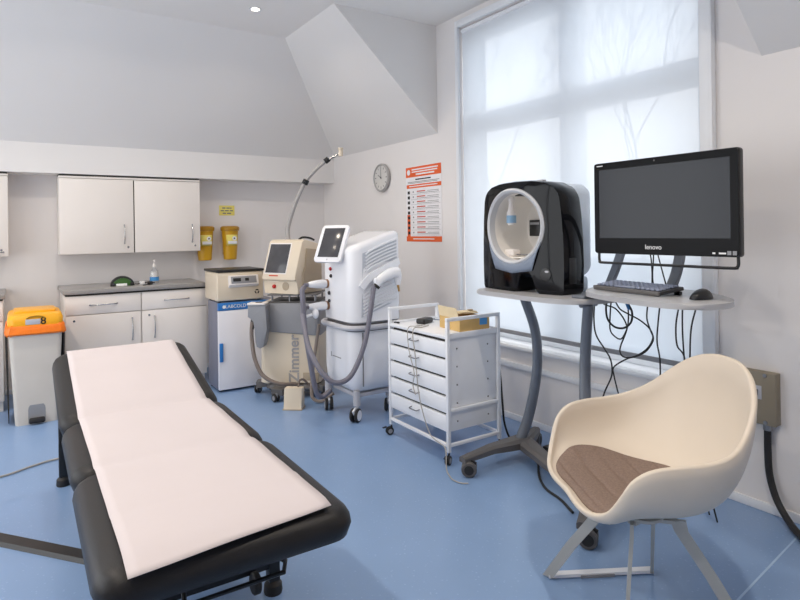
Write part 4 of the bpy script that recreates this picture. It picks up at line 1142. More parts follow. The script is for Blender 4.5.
# base and castors
mb = MB(); mb.box(ll(LX0 + 0.06, LYa + 0.06, 0.165), ll(LX1 - 0.06, LYb - 0.06, 0.1975), 0.01)
for x, y in ((2.115, 3.805), (2.08, 4.20), (2.455, 3.90)): mb.cyl(ll(x, y, 0.115), ll(x, y, 0.225), 0.027, n=16)
mb.build('base', M['label_grey'], t, label='grey base frame')
for x, y, a in ((2.115, 3.805, 0.6), (2.08, 4.20, 1.2), (2.455, 3.90, 0.9)): castor(t, *ll(x, y, 0)[:2], 0.115, 0.050, M['rubber'], M['white_plastic'], a, w=0.026, hubr=0.78)

# ------------------------------------------------------------------ instrument table
KX, KY = 2.50, 2.1
t = thing('instrument_table', 'grey two-level instrument table on curved legs with castors by the window', 'table', (KX, KY, 0))
def kl(x, y, z=0): return Vector((x - KX, y - KY, z))
def slab(outline, z0, z1, bev=0.008):
    mb = MB()
    sm = crom([(x, y, 0) for x, y in outline], 5, closed=True)
    mb.prism([(p.x - KX, p.y - KY) for p in sm], z1 - z0, Matrix.Translation((0, 0, z0)), bev)
    return mb
slab([(2.375, 2.735), (2.325, 2.66), (2.312, 2.46), (2.305, 2.22), (2.33, 2.06), (2.42, 1.955), (2.60, 1.93), (2.80, 1.97), (2.86, 2.10), (2.87, 2.40), (2.85, 2.66), (2.75, 2.755), (2.55, 2.76)], 1.012, 1.038).build('lower_top', M['desk_top'], t, label='pale grey top for the imaging device')
slab([(2.46, 2.00), (2.39, 1.91), (2.335, 1.74), (2.30, 1.52), (2.335, 1.37), (2.44, 1.305), (2.56, 1.31), (2.67, 1.375), (2.80, 1.52), (2.88, 1.72), (2.89, 1.96), (2.86, 2.12), (2.76, 2.128), (2.60, 2.08)], 1.054, 1.078).build('raised_top', M['desk_top'], t, label='pale grey raised keyboard top')
mb = MB(); mb.box(kl(2.42, 1.98, 1.0385), kl(2.84, 2.06, 1.0535), 0.003); mb.box(kl(2.58, 1.60, 1.030), kl(2.80, 1.98, 1.0535), 0.004)
mb.build('shelf_bracket', M['desk_metal'], t)
legA = crom([kl(2.578, 2.595, 0.125), kl(2.610, 2.565, 0.25), kl(2.628, 2.53, 0.42), kl(2.628, 2.50, 0.60), kl(2.585, 2.475, 0.80), kl(2.472, 2.45, 1.010)], 8)
legB = crom([kl(2.37, 1.88, 0.125), kl(2.42, 1.95, 0.22), kl(2.485, 2.03, 0.40), kl(2.525, 2.065, 0.62), kl(2.525, 2.055, 0.81), kl(2.470, 1.992, 1.010)], 8)
for pth in (legA, legB):
    mb = MB()
    rings = []
    for i, p in enumerate(pth):
        tt = (pth[min(i+1, len(pth)-1)] - pth[max(i-1, 0)]).normalized()
        w = tt.cross(Vector((1, 0, 0))).normalized(); u = w.cross(tt)
        sc = 1.0 - 0.18 * i / (len(pth) - 1)
        rings.append([p + w * (0.030*sc*cos(2*pi*k/14)) + u * (0.036*sc*sin(2*pi*k/14)) for k in range(14)])
    mb.loops(rings); lg = mb.build('leg', M['desk_metal'], t, smooth=60)
    mb = MB(); mb.cyl(pth[-1] - Vector((0.06, 0, 0.004)), pth[-1] + Vector((0.06, 0, -0.004)), 0.012); mb.build('top_plate', M['desk_metal'], lg)
mb = MB()
def runner(pts, ws, hs):
    rings = []
    P = [Vector(p) for p in pts]
    for i, p in enumerate(P):
        tt = (P[min(i+1, len(P)-1)] - P[max(i-1, 0)]); tt.z = 0; tt.normalize()
        w = Vector((tt.y, -tt.x, 0)); a, h = ws[i] / 2, hs[i]
        rings.append([p + w*x + Vector((0, 0, z)) for x, z in ((-a, 0), (a, 0), (a, h*0.7), (a*0.6, h), (-a*0.6, h), (-a, h*0.7))])
    mb.loops(rings)
runner([kl(2.12, 2.600, 0.080), kl(2.34, 2.605, 0.09), kl(2.60, 2.60, 0.075), kl(2.72, 2.655, 0.08), kl(2.83, 2.71, 0.08)], (0.05, 0.075, 0.13, 0.09, 0.05), (0.032, 0.042, 0.06, 0.045, 0.035))
runner([kl(2.07, 1.72, 0.080), kl(2.22, 1.80, 0.085), kl(2.37, 1.87, 0.075), kl(2.56, 1.84, 0.08), kl(2.74, 1.80, 0.08)], (0.05, 0.075, 0.12, 0.085, 0.05), (0.032, 0.04, 0.06, 0.045, 0.035))
runner([kl(2.60, 2.59, 0.078), kl(2.46, 2.24, 0.082), kl(2.37, 1.885, 0.078)], (0.12, 0.085, 0.10), (0.05, 0.04, 0.05))
mb.build('base', M['desk_base'], t, smooth=30, label='dark grey cast base')
for x, y, a in ((2.145, 2.60, 2.4), (2.82, 2.705, 0.5), (2.09, 1.73, 2.2), (2.73, 1.80, 0.3)):
    castor(t, *kl(x, y)[:2], 0.084, 0.044, M['desk_base'], M['rubber'], a, w=0.03)
mb = MB()
mb.tube(crom([kl(2.78, 2.10, 1.079), kl(2.835, 2.095, 1.17), kl(2.868, 2.075, 1.28), kl(2.86, 2.02, 1.40), kl(2.78, 1.93, 1.49), kl(2.615, 1.80, 1.515)], 8), 0, flat=(0.050, 0.022), up=(-1, 0.2, 0.3))
mb.build('monitor_arm', M['desk_metal'], t, smooth=40)
mb = MB()
mb.tube(crom([kl(2.78, 1.735, 1.079), kl(2.84, 1.735, 1.17), kl(2.87, 1.73, 1.28), kl(2.85, 1.71, 1.40), kl(2.76, 1.68, 1.47), kl(2.615, 1.66, 1.485)], 8), 0, flat=(0.050, 0.022), up=(-1, 0.1, 0.3))
mb.build('monitor_arm', M['desk_metal'], t, smooth=40)
mb = MB(); mb.box(kl(2.593, 1.56, 1.40), kl(2.622, 1.86, 1.56), 0.006); mb.build('mount_plate', M['desk_metal'], t)

# ------------------------------------------------------------------ skin imaging device
VX, VY, VZ = 2.42, 2.462, 1.0385
t = thing('imaging_device', 'glossy black facial imaging booth with silver oval opening on the grey table', 'imaging device', (VX, VY, VZ))
# front coordinates: a = to the viewer's right (towards -y), z = up, d = depth towards +x
def vf(a, z, d): return Vector((d + 0.42 * a * a, -a, z))
half = [(0.0, 0.622), (0.12, 0.618), (0.20, 0.604), (0.255, 0.575), (0.280, 0.53), (0.292, 0.42), (0.300, 0.28), (0.302, 0.14), (0.298, 0.02), (0.290, 0.0)]
full = half + [(0.16, 0.0), (0.142, 0.015), (0.128, 0.085), (0.085, 0.098), (0.03, 0.092), (0.012, 0.02), (0.0, 0.0), (-0.15, 0.0)] + [(-a, z) for a, z in reversed(half[1:])]
def resample(poly, n):
    P = [Vector((a, z, 0)) for a, z in poly]; P.append(P[0])
    ls = [(P[i+1] - P[i]).length for i in range(len(P) - 1)]; tot = sum(ls)
    out = []
    for k in range(n):
        s = tot * k / n; i = 0
        while s > ls[i]: s -= ls[i]; i += 1
        p = P[i].lerp(P[i+1], s / ls[i]); out.append((p.x, p.y))
    return out
NV = 96
outl = resample(full, NV)
EC, EA, EB = (-0.022, 0.375), 0.232, 0.218
def ell(k, s=1.0, sb=None):
    # start at the top, clockwise like the outline
    a = pi/2 - 2*pi*k/NV
    return (EC[0] + EA * s * cos(a), EC[1] + EB * (sb or s) * sin(a))
mb = MB()
outl = [(a * 1.075, z * 1.022) for a, z in outl]
B = [vf(a, z, 0.150) for a, z in outl]
B2 = [vf(a*0.975, 0.31 + (z-0.31)*0.975 if z > 0.31 else z, 0.168) for a, z in outl]
F = [vf(a, z, 0.018) for a, z in outl]
F2 = [vf(a*0.985, z*0.985 + 0.004 if z > 0.1 else z, 0.0) for a, z in outl]
def lerp_ring(k, s):
    e = ell(k, 1.02); o = outl[k]
    return (e[0] + (o[0]*0.985 - e[0]) * s, e[1] + ((o[1]*0.985 + 0.004 if o[1] > 0.1 else o[1]) - e[1]) * s)
R1 = [vf(*lerp_ring(k, 0.5), -0.004) for k in range(NV)]
E0 = [vf(*ell(k, 1.02), -0.004) for k in range(NV)]
E1 = [vf(*ell(k, 1.015), 0.03) for k in range(NV)]
mb.loops([B2, B, F, F2, R1, E0, E1], cap0=False, cap1=False)
mb.build('front_shell', M['gloss_black'], t, smooth=40)
mb = MB()
mb.loops([[vf(*ell(k, 1.015), 0.02) for k in range(NV)], [vf(*ell(k, 1.01), -0.008) for k in range(NV)], [vf(*ell(k, 0.96), -0.014) for k in range(NV)], [vf(*ell(k, 0.90), -0.006) for k in range(NV)], [vf(*ell(k, 0.885), 0.02) for k in range(NV)], [vf(*ell(k, 0.885), 0.035) for k in range(NV)]], cap0=False, cap1=False)
mb.build('opening_ring', M['silver'], t, smooth=50, label='silver oval ring round the opening')
# lower scoop between the feet, sweeping up under the ring
mb = MB()
rows = []
for j in range(7):
    v = j / 6
    row = []
    for i in range(21):
        u = i / 20
        ang = radians(-158) + radians(136) * u
        e = (EC[0] + EA * 1.0 * cos(ang), EC[1] + EB * 1.0 * sin(ang))
        lo = (-0.02 + 0.15 * (u * 2 - 1), 0.106 + 0.02 * abs(u*2-1))
        w = v ** 1.3
        a = e[0] * (1 - w) + lo[0] * w; z = e[1] * (1 - w) + lo[1] * w
        row.append(vf(a, z, -0.008 - 0.006 * sin(pi * v) - 0.0 * w))
    rows.append(row)
mb.loops(rows, closed=False)
mb.build('lower_scoop', M['bib'], t, smooth=60, label='slate blue grey scoop below the opening', solidify=(0.004, 0))
# white cavity
mb = MB()
def cav(s, d, sb=None): return [vf(*ell(k, s, sb), d) for k in range(NV)]
rg = [cav(0.884, 0.034), cav(0.90, 0.07), cav(0.92, 0.16), cav(0.90, 0.26), cav(0.82, 0.295)]
mb.loops(rg, cap0=False, cap1=True)
cv = mb.build('cavity', M['cavity'], t, smooth=45, label='white lined interior')
mb = MB(); mb.box(Vector((0.06, 0.03 - 0.155, 0.188)), Vector((0.27, 0.03 + 0.155, 0.195)), 0.002); mb.build('cavity_floor', M['cavity'], cv)
mb = MB(); mb.box((0.270, 0.055, 0.315), (0.292, 0.150, 0.415), 0.004); mb.build('camera_window', M['black'], cv, label='black square camera window')
mb = MB(); mb.box((0.266, 0.065, 0.385), (0.2695, 0.14, 0.40), 0.001); mb.build('window_slot', M['mid_grey'], cv)
mb = MB(); mb.box((0.10, 0.03, 0.556), (0.20, 0.10, 0.568), 0.003); mb.build('lamp_bar', M['black'], cv, label='black lamp bar')
mb = MB(); mb.box((0.07, 0.09, 0.1955), (0.14, 0.165, 0.24), 0.012, 3); mb.build('chin_rest', M['soft_white'], cv, label='white chin rest')
mb = MB(); mb.cyl((0.105, -0.10, 0.208), (0.105, 0.18, 0.208), 0.004); mb.build('chin_bar', M['steel'], cv)
mb = MB(); mb.lathe([(0.0001, 0), (0.022, 0), (0.026, 0.02), (0.026, 0.075), (0.018, 0.09), (0.014, 0.13), (0.020, 0.15), (0.020, 0.175), (0.0001, 0.175)], mat=Matrix.Translation((0.10, 0.130, 0.385))); mb.build('forehead_rest', M['soft_white'], cv, label='white hanging forehead rest')
mb = MB(); mb.lathe([(0.027, 0), (0.029, 0.0), (0.029, 0.045), (0.027, 0.045)], mat=Matrix.Translation((0.10, 0.130, 0.397)), cap=False); mb.build('blue_band', M['pale_blue_band'], cv, label='pale blue band')
mb = MB()
def hs(i, x): return [(x, y, z) for y, z in rrect(-0.285 + i, 0.085 + i, 0.285 - i, 0.612 - i, max(0.02, 0.07 - i * 0.5), 6)]
mb.loops([hs(0.012, 0.165), hs(0.0, 0.168), hs(0.0, 0.290), hs(0.008, 0.315), hs(0.030, 0.336), hs(0.07, 0.345)], cap0=False)
for a_ in (-1, 1): mb.box((0.17, a_*0.19 - 0.07, 0.0), (0.32, a_*0.19 + 0.07, 0.088), 0.02, 3)
mb.build('rear_housing', M['pale_blue'], t, smooth=50, label='pale white rear housing')
mb = MB(); mb.lathe([(0.0001, 0), (0.034, 0), (0.034, 0.001), (0.028, 0.002), (0.0001, 0.002)], n=28, mat=frame(vf(0.215, 0.11, -0.006), (0.17, -1, 0), (0, 0, 1))); mb.build('emblem', M['black'], t, label='round black emblem on the right foot')
mb = MB(); mb.lathe([(0.0001, 0), (0.012, 0), (0.012, 0.002), (0.0001, 0.002)], mat=frame(vf(0.225, 0.125, -0.0085), (0.17, -1, 0), (0, 0, 1)), n=14, sy=0.5); mb.build('emblem_glint', M['label_grey'], t, label='small silver glint painted on the emblem')  # silver ellipse painted as a highlight on the black emblem
mb = MB(); mb.box((0.08, -0.331, 0.06), (0.13, -0.318, 0.20), 0.004); mb.build('side_port', M['black'], t)
mb = MB()
for y in (-0.10, 0.0, 0.09): mb.box((0.10, y - 0.02, 0.630), (0.135, y + 0.02, 0.640), 0.003)
mb.build('top_tabs', M['label_grey'], t)

# ------------------------------------------------------------------ all-in-one computer
MX, MYc, MZ0, MZ1 = 2.497, 1.594, 1.270, 1.723
t = thing('all_in_one_computer', 'black widescreen all-in-one computer mounted over the keyboard', 'computer', (MX, MYc, MZ0))
hwid, hgt = 0.357, MZ1 - MZ0
fm = frame((-0.02, 0, 0), (0, -1, 0), (0, 0, 1))
mb = MB(); mb.prism([(x, y) for x, y in rrect(-hwid, 0, hwid, hgt, 0.014, 4)], 0.034, frame((0.016, 0, 0), (0, -1, 0), (0, 0, 1)), 0.005); mb.box((0.016, -0.30, 0.07), (0.060, 0.30, hgt - 0.05), 0.02, 3)
bd = mb.build('casing', M['black'], t)
mb = MB()
o = rrect(-hwid + 0.003, 0.003, hwid - 0.003, hgt - 0.003, 0.012, 4); i_ = rrect(-hwid + 0.028, 0.078, hwid - 0.036, hgt - 0.036, 0.002, 4)
mb.loops([[fm @ Vector((x, y, 0.0)) for x, y in o], [fm @ Vector((x, y, 0.004)) for x, y in o], [fm @ Vector((x, y, 0.004)) for x, y in i_], [fm @ Vector((x, y, 0.0015)) for x, y in i_]], cap0=False, cap1=False)
mb.build('bezel', M['bezel_black'], t, smooth=25)
mb = MB(); mb.box((-hwid + 0.026, 0.076, 0.0005), (hwid - 0.034, hgt - 0.034, 0.0018), mat=fm); mb.build('screen', M['screen'], t, smooth=0, label='dark grey switched-off screen')
mb = MB(); mb.text('lenovo', 0.031, fm @ Matrix.Translation((-0.03, 0.036, 0.0045)), 0.0004); mb.build('maker_lettering', M['label_white'], t, label='white maker lettering on the lower bezel')
mb = MB(); mb.box((-hwid + 0.02, hgt - 0.018, 0.0042), (-hwid + 0.055, hgt - 0.0135, 0.0048), mat=fm)
mb.box((hwid - 0.085, 0.012, 0.0042), (hwid - 0.055, 0.019, 0.0048), mat=fm); mb.box((hwid - 0.112, 0.012, 0.0042), (hwid - 0.100, 0.019, 0.0048), mat=fm)
mb.build('corner_marks', M['label_white'], t, smooth=0, label='small white printed marks')
mb = MB(); mb.box((hwid - 0.050, 0.009, 0.0042), (hwid - 0.034, 0.026, 0.0048), mat=fm); mb.box((hwid - 0.028, 0.009, 0.0042), (hwid - 0.012, 0.026, 0.0048), mat=fm); mb.build('stickers', M['mid_grey'], t, smooth=0, label='two small grey stickers')
mb = MB(); mb.lathe([(0.0001, 0.0042), (0.004, 0.0042), (0.004, 0.005), (0.0001, 0.005)], mat=fm @ Matrix.Translation((-0.02, hgt - 0.017, 0)), n=12); mb.build('webcam', M['dark_grey'], t)
mb = MB(); mb.tube(crom([(-0.012, 0.338, 0.004), (-0.012, 0.338, -0.03), (-0.014, 0.330, -0.042), (-0.016, 0.315, -0.045), (-0.016, 0.1, -0.045), (-0.016, -0.1, -0.045), (-0.016, -0.318, -0.045), (-0.014, -0.340, -0.040), (-0.012, -0.345, -0.028), (-0.012, -0.345, 0.004)], 5), 0.0065, n=8)
mb.build('foot_bar', M['black'], t, label='thin black bent-bar foot')
mb = MB(); mb.box((0.0605, -0.12, 0.16), (0.094, 0.16, 0.26), 0.006); mb.build('rear_mount', M['black'], t)

# ------------------------------------------------------------------ keyboard and mouse
t = thing('keyboard', 'black keyboard with slate blue keys on the raised table top', 'keyboard', (2.500, 1.800, 1.0785), atan2(-0.45, -0.065) )
# local +x runs along the front edge (to the viewer's right), local +y towards the wall
tilt = Matrix.Rotation(radians(6), 4, 'X')
mb = MB(); mb.box((-0.208, 0.0, 0.004), (0.208, 0.165, 0.022), 0.005, mat=tilt); kb = mb.build('case', M['kb_body'], t)
mb = MB(); mb.box((-0.218, 0.142, -0.006), (-0.18, 0.16, 0.0), 0.002); mb.box((0.18, 0.142, -0.006), (0.218, 0.16, 0.0), 0.002)
mb.bm.clear()
mb.bm.free()
for x in (-0.185, 0.185):
    mb = MB(); mb.box((x - 0.016, 0.14, 0.0), (x + 0.016, 0.158, 0.017), 0.002); mb.build('tilt_foot', M['black'], t)
mb = MB(); mb.box((-0.207, -0.0035, 0.002), (0.207, 0.012, 0.0235), 0.004, mat=tilt); mb.build('front_rim', M['dark_grey'], t, label='charcoal front rim')
mb = MB()
for r in range(5):
    for k in range(14):
        if r == 0 and 4 <= k <= 8:
            if k != 4: continue
            x0, x1 = -0.198 + 4*0.0284, -0.198 + 9*0.0284 - 0.0075
        else:
            x0 = -0.198 + k * 0.0284; x1 = x0 + 0.0209
        y0 = 0.018 + r * 0.0282
        mb.box((x0, y0, 0.0225), (x1, y0 + 0.0200, 0.0300), 0.002, 1, mat=tilt)
mb.build('keys', M['key'], t, smooth=0, label='slate blue keys')
t = thing('computer_mouse', 'black computer mouse near the right end of the raised table top', 'mouse', (2.535, 1.435, 1.0785), -1.7)
mb = MB()
rings = []
for k in range(11):
    u = k / 10; y = -0.058 + 0.116 * u
    w = 0.033 * (sin(pi * (0.08 + 0.84 * u)) ** 0.55); h = 0.047 * (sin(pi * (0.12 + 0.80 * (1-u)**0.9)) ** 0.7)
    rings.append([(w * cos(a), y, max(0.002, h * max(0, sin(a)) ** 0.8) if a <= pi else 0.002) for a in [pi * q / 12 for q in range(13)]])
mb.loops(rings, closed=True); mb.build('mouse_body', M['black'], t, smooth=60)
mb = MB(); mb.cyl((-0.003, 0.038, 0.027), (0.003, 0.038, 0.027), 0.009, n=14); mb.build('scroll_wheel', M['mid_grey'], t)
mb = MB(); mb.tube([(-0.034, -0.02, 0.018), (-0.033, 0.02, 0.018), (-0.028, 0.045, 0.014)], 0.0025, n=6); mb.build('side_trim', M['label_grey'], t)

# ------------------------------------------------------------------ hanging cables
def cable(pts, r, label, mat='rubber', group='black cables hanging under the keyboard table', n=6, name='hanging_cable', cat='cable'):
    mb = MB(); mb.tube(crom(pts, n), r, n=7)
    return tag(mb.build(name, M[mat], origin=pts[0]), label, cat, group)
cable([(2.66, 2.023, 1.010), (2.66, 2.03, 0.958), (2.66, 2.018, 0.906), (2.66, 1.975, 0.874), (2.66, 1.92, 0.876), (2.66, 1.878, 0.912), (2.66, 1.872, 0.964), (2.66, 1.895, 1.003), (2.66, 1.91, 1.018)], 0.0055, 'thick round loop of black cable hanging highest under the keyboard')
cable([(2.69, 2.019, 1.010), (2.69, 2.027, 0.93), (2.69, 2.028, 0.849), (2.69, 1.997, 0.816), (2.69, 1.96, 0.81), (2.69, 1.929, 0.857), (2.69, 1.916, 0.905), (2.69, 1.915, 0.968), (2.69, 1.92, 1.018)], 0.004, 'narrow pear-shaped loop of black cable crossing the thick round loop')
cable([(2.72, 2.112, 1.004), (2.72, 2.084, 0.977), (2.72, 2.018, 0.963), (2.72, 1.97, 0.92), (2.72, 1.946, 0.872), (2.72, 1.958, 0.828), (2.72, 1.984, 0.77), (2.72, 1.99, 0.732), (2.72, 1.967, 0.709), (2.72, 1.906, 0.719), (2.72, 1.841, 0.756), (2.72, 1.80, 0.809), (2.72, 1.794, 0.845), (2.72, 1.817, 0.884), (2.72, 1.868, 0.917), (2.72, 1.938, 0.942), (2.72, 1.987, 0.963), (2.72, 2.018, 1.004)], 0.004, 'long wide loop of black cable sweeping out to the right under the keyboard')
cable([(2.76, 2.18, 1.004), (2.76, 2.189, 0.876), (2.76, 2.175, 0.792), (2.76, 2.123, 0.727), (2.76, 2.085, 0.678), (2.76, 2.072, 0.624), (2.76, 2.08, 0.568), (2.76, 2.134, 0.45), (2.76, 2.16, 0.28), (2.74, 2.16, 0.10), (2.70, 2.14, 0.006), (2.60, 2.18, 0.006)], 0.0045, 'black cable falling beside the right table leg and forking over the window ledge')
cable([(2.74, 1.833, 1.014), (2.74, 1.841, 0.929), (2.74, 1.82, 0.866), (2.74, 1.808, 0.831), (2.74, 1.837, 0.776), (2.74, 1.896, 0.729), (2.74, 1.975, 0.69), (2.745, 2.05, 0.635), (2.74, 2.045, 0.59), (2.74, 2.028, 0.528), (2.74, 1.998, 0.415), (2.72, 1.97, 0.20), (2.68, 1.95, 0.02), (2.60, 1.95, 0.006)], 0.004, 'black cable that drops left of centre, swings back left and joins the fork')
cable([(2.72, 1.753, 1.014), (2.72, 1.766, 0.905), (2.72, 1.772, 0.818), (2.72, 1.757, 0.72), (2.72, 1.765, 0.552), (2.74, 1.83, 0.3), (2.80, 1.85, 0.006), (2.86, 1.88, 0.006)], 0.004, 'single black cable dropping straight behind the chair arm, under the middle of the monitor')
cable([(2.72, 1.652, 1.014), (2.72, 1.669, 0.917), (2.72, 1.665, 0.819), (2.72, 1.63, 0.772), (2.72, 1.615, 0.657), (2.74, 1.60, 0.4), (2.80, 1.56, 0.006)], 0.004, 'left strand of the pair of black cables meeting above the chair back')
cable([(2.75, 1.652, 1.014), (2.75, 1.654, 0.893), (2.75, 1.646, 0.747), (2.75, 1.63, 0.643), (2.79, 1.61, 0.4), (2.86, 1.60, 0.006)], 0.004, 'right strand of the pair of black cables meeting above the chair back')
cable([(2.70, 1.555, 1.014), (2.70, 1.581, 0.906), (2.70, 1.588, 0.762), (2.70, 1.585, 0.643), (2.72, 1.55, 0.3), (2.76, 1.50, 0.006)], 0.004, 'rightmost black cable hanging alone below the mouse')
for i, p in enumerate((((2.66, 1.80, 1.40), (2.74, 1.85, 1.34), (2.80, 1.857, 1.26), (2.80, 1.848, 1.174), (2.80, 1.849, 1.086)), ((2.67, 1.765, 1.38), (2.745, 1.815, 1.32), (2.785, 1.828, 1.26), (2.785, 1.835, 1.15), (2.785, 1.830, 1.086)), ((2.66, 1.72, 1.36), (2.74, 1.77, 1.31), (2.80, 1.815, 1.27), (2.80, 1.791, 1.177), (2.80, 1.765, 1.086)))):
    cable(p, 0.0035, ('left of the three thin black cables behind the keyboard, between the monitor arms', 'middle of the three thin black cables behind the keyboard, between the monitor arms', 'right of the three thin black cables behind the keyboard, slanting to the right arm')[i], group='black cables between the monitor arms')
mb = MB(); mb.cyl((2.66, 1.90, 1.006), (2.66, 1.885, 0.975), 0.010, n=12)
tag(mb.build('cable_plug', M['blue_tie'], origin=(2.66, 1.89, 0.99)), 'small blue plug on the thick cable loop under the keyboard', 'plug')
cable([(2.605, 2.815, 0.62), (2.607, 2.81, 0.52), (2.618, 2.81, 0.43), (2.645, 2.825, 0.27), (2.675, 2.84, 0.13), (2.72, 2.83, 0.02), (2.745, 2.76, 0.008), (2.72, 2.64, 0.008), (2.62, 2.50, 0.008), (2.50, 2.38, 0.008), (2.43, 2.30, 0.008), (2.37, 2.20, 0.008), (2.34, 2.08, 0.008), (2.28, 1.95, 0.008)], 0.007, 'black mains cable running from the trolley corner down under the table base', group=None, name='mains_cable')
mb = MB(); mb.box((2.64, 2.30, 0.03), (2.74, 2.48, 0.10), 0.006); mb.box((2.632, 2.295, 0.0), (2.748, 2.485, 0.029), 0.004)
tag(mb.build('power_brick', M['black'], origin=(2.69, 2.39, 0)), 'black power brick standing on the floor behind the table base', 'power supply')

# ------------------------------------------------------------------ white tub chair
CA = radians(61)
CC = (1.959, 1.376)
t = thing('tub_chair', 'ivory white moulded tub armchair with splayed grey steel legs', 'chair', (CC[0], CC[1], 0), CA)
rim_half = [(0.0, 0.255, 0.424), (0.12, 0.260, 0.423), (0.205, 0.250, 0.430), (0.270, 0.225, 0.458), (0.308, 0.198, 0.522), (0.330, 0.172, 0.582), (0.350, 0.120, 0.622), (0.364, 0.04, 0.638), (0.370, -0.06, 0.646), (0.355, -0.145, 0.668), (0.312, -0.220, 0.718), (0.258, -0.283, 0.788), (0.186, -0.328, 0.850), (0.098, -0.356, 0.884)]
rim_pts = [Vector(p) for p in rim_half] + [Vector((0, -0.364, 0.892))] + [Vector((-x, y, z)) for x, y, z in reversed(rim_half[1:])]
NR = 120
sm = crom(rim_pts, 12, closed=True)
ls = [(sm[(i+1) % len(sm)] - sm[i]).length for i in range(len(sm))]; tot = sum(ls)
rim = []
acc = 0; idx = 0
for k in range(NR):
    s = tot * k / NR
    while acc + ls[idx] < s: acc += ls[idx]; idx += 1
    rim.append(sm[idx].lerp(sm[(idx+1) % len(sm)], (s - acc) / ls[idx]))
SCN = Vector((0, 0.0, 0.415))
NSE = 2.9
def shell_pt(k, v, off=0.0):
    """v 0 = seat centre, 1 = rim"""
    R = rim[k % NR]
    ph = v * pi / 2
    n = NSE
    g = sin(ph) ** (2 / n); h = 1 - cos(ph) ** (2 / n)
    bk = max(0.0, -R.y / 0.364)
    gg = g - 0.10 * bk * (sin(ph) * cos(ph)) * 2 * 0.9
    dz = R.z - SCN.z
    return Vector((SCN.x + (R.x - SCN.x) * gg, SCN.y + (R.y - SCN.y) * gg, SCN.z + dz * h + off))
mb = MB()
NVV = 26
c0 = mb.bm.verts.new(SCN)
vr = []
for j in range(1, NVV + 1):
    v = (j / NVV)
    vr.append([mb.bm.verts.new(shell_pt(k, v)) for k in range(NR)])
for k in range(NR): mb.bm.faces.new((c0, vr[0][k], vr[0][(k+1) % NR]))
for a, b in zip(vr[:-1], vr[1:]):
    for k in range(NR): mb.bm.faces.new((a[k], b[k], b[(k+1) % NR], a[(k+1) % NR]))
bmesh.ops.recalc_face_normals(mb.bm, faces=mb.bm.faces)
# build the outer skin by offsetting along normals
mb.bm.normal_update()
up = c0.normal.z
sgn = 1 if up < 0 else -1
THK = 0.020
outer = {}
for v_ in list(mb.bm.verts): outer[v_] = v_.co + v_.normal * sgn * THK
ov = {v_: mb.bm.verts.new(p) for v_, p in outer.items()}
for f in list(mb.bm.faces): mb.bm.faces.new([ov[v_] for v_ in reversed(f.verts)])
R0 = vr[-1]
mid = []
for k in range(NR):
    a, b = R0[k].co, ov[R0[k]].co
    d = (R0[k].co - vr[-2][k].co).normalized()
    mid.append((mb.bm.verts.new(a.lerp(b, 0.25) + d * 0.007), mb.bm.verts.new(a.lerp(b, 0.75) + d * 0.007)))
for k in range(NR):
    j = (k + 1) % NR
    seq = [R0, [m[0] for m in mid], [m[1] for m in mid], [ov[v_] for v_ in R0]]
    for p, q_ in zip(seq[:-1], seq[1:]): mb.bm.faces.new((p[k], q_[k], q_[j], p[j]))
mb.build('seat_shell', M['shell'], t, smooth=70)
# base: hub and four bent blade legs, joined by floor bars
inv = (Matrix.Translation((CC[0], CC[1], 0)) @ Matrix.Rotation(CA, 4, 'Z')).inverted()
def wp(x, y, z): return inv @ Vector((x, y, z))
hub = (1.87, 1.285)
feet = dict(af=((1.783, 1.655), (1.805, 1.425)), ar=((2.155, 1.440), (1.955, 1.298)), bf=((1.735, 1.262), (1.79, 1.272)), br=((2.07, 1.03), (1.945, 1.185)))
mb = MB(); mb.lathe([(0.0001, 0.368), (0.06, 0.368), (0.07, 0.374), (0.07, 0.384), (0.0001, 0.384)], mat=Matrix.Translation(wp(hub[0], hub[1], 0)), n=30)
mb.build('mounting_plate', M['chair_leg'], t)
for nm, (ft, tp) in feet.items():
    mb = MB()
    f0 = wp(ft[0], ft[1], 0.006); t0 = wp(tp[0], tp[1], 0.355); hb = wp(hub[0], hub[1], 0.372)
    rad = (inv.to_3x3() @ Vector({'bf': (-0.81, -0.59, 0), 'ar': (0.86, 0.51, 0)}.get(nm, (ft[0] - hub[0], ft[1] - hub[1], 0)))).normalized()
    tan = Vector((-rad.y, rad.x, 0))
    pin = t0.lerp(hb, 0.12); pin.z = 0.372
    def blade(p, w, q_=None): return [p + rad * (-w/2) - tan * 0.006, p + rad * (w/2) - tan * 0.006, p + rad * (w/2) + tan * 0.006, p + rad * (-w/2) + tan * 0.006]
    mb.loops([blade(f0, 0.042), blade(f0.lerp(t0, 0.5), 0.044), blade(t0 - Vector((0, 0, 0.02)), 0.046), blade(t0 + Vector((0, 0, 0.018)) - rad * 0.01, 0.052)])
    mb.tube([t0 + Vector((0, 0, 0.012)) - rad * 0.012, hb - Vector((0, 0, 0.008)) ], 0, flat=(0.03, 0.012), up=(0, 0, 1))
    mb.build('leg', M['chair_leg'], t, smooth=20)
for a, b in (('af', 'ar'), ('bf', 'br')):
    p, q_ = wp(*feet[a][0], 0.010), wp(*feet[b][0], 0.010)
    mb = MB(); mb.tube([p, q_], 0, flat=(0.030, 0.012), up=(0, 0, 1)); fb = mb.build('floor_bar', M['white_metal'], t, smooth=0, label='pale floor bar')
    mb = MB(); mb.tube([p.lerp(q_, 0.30) - Vector((0, 0, 0.004)), p.lerp(q_, 0.62) - Vector((0, 0, 0.004))], 0, flat=(0.040, 0.010), up=(0, 0, 1)); mb.build('glide', M['mid_grey'], fb, smooth=0)

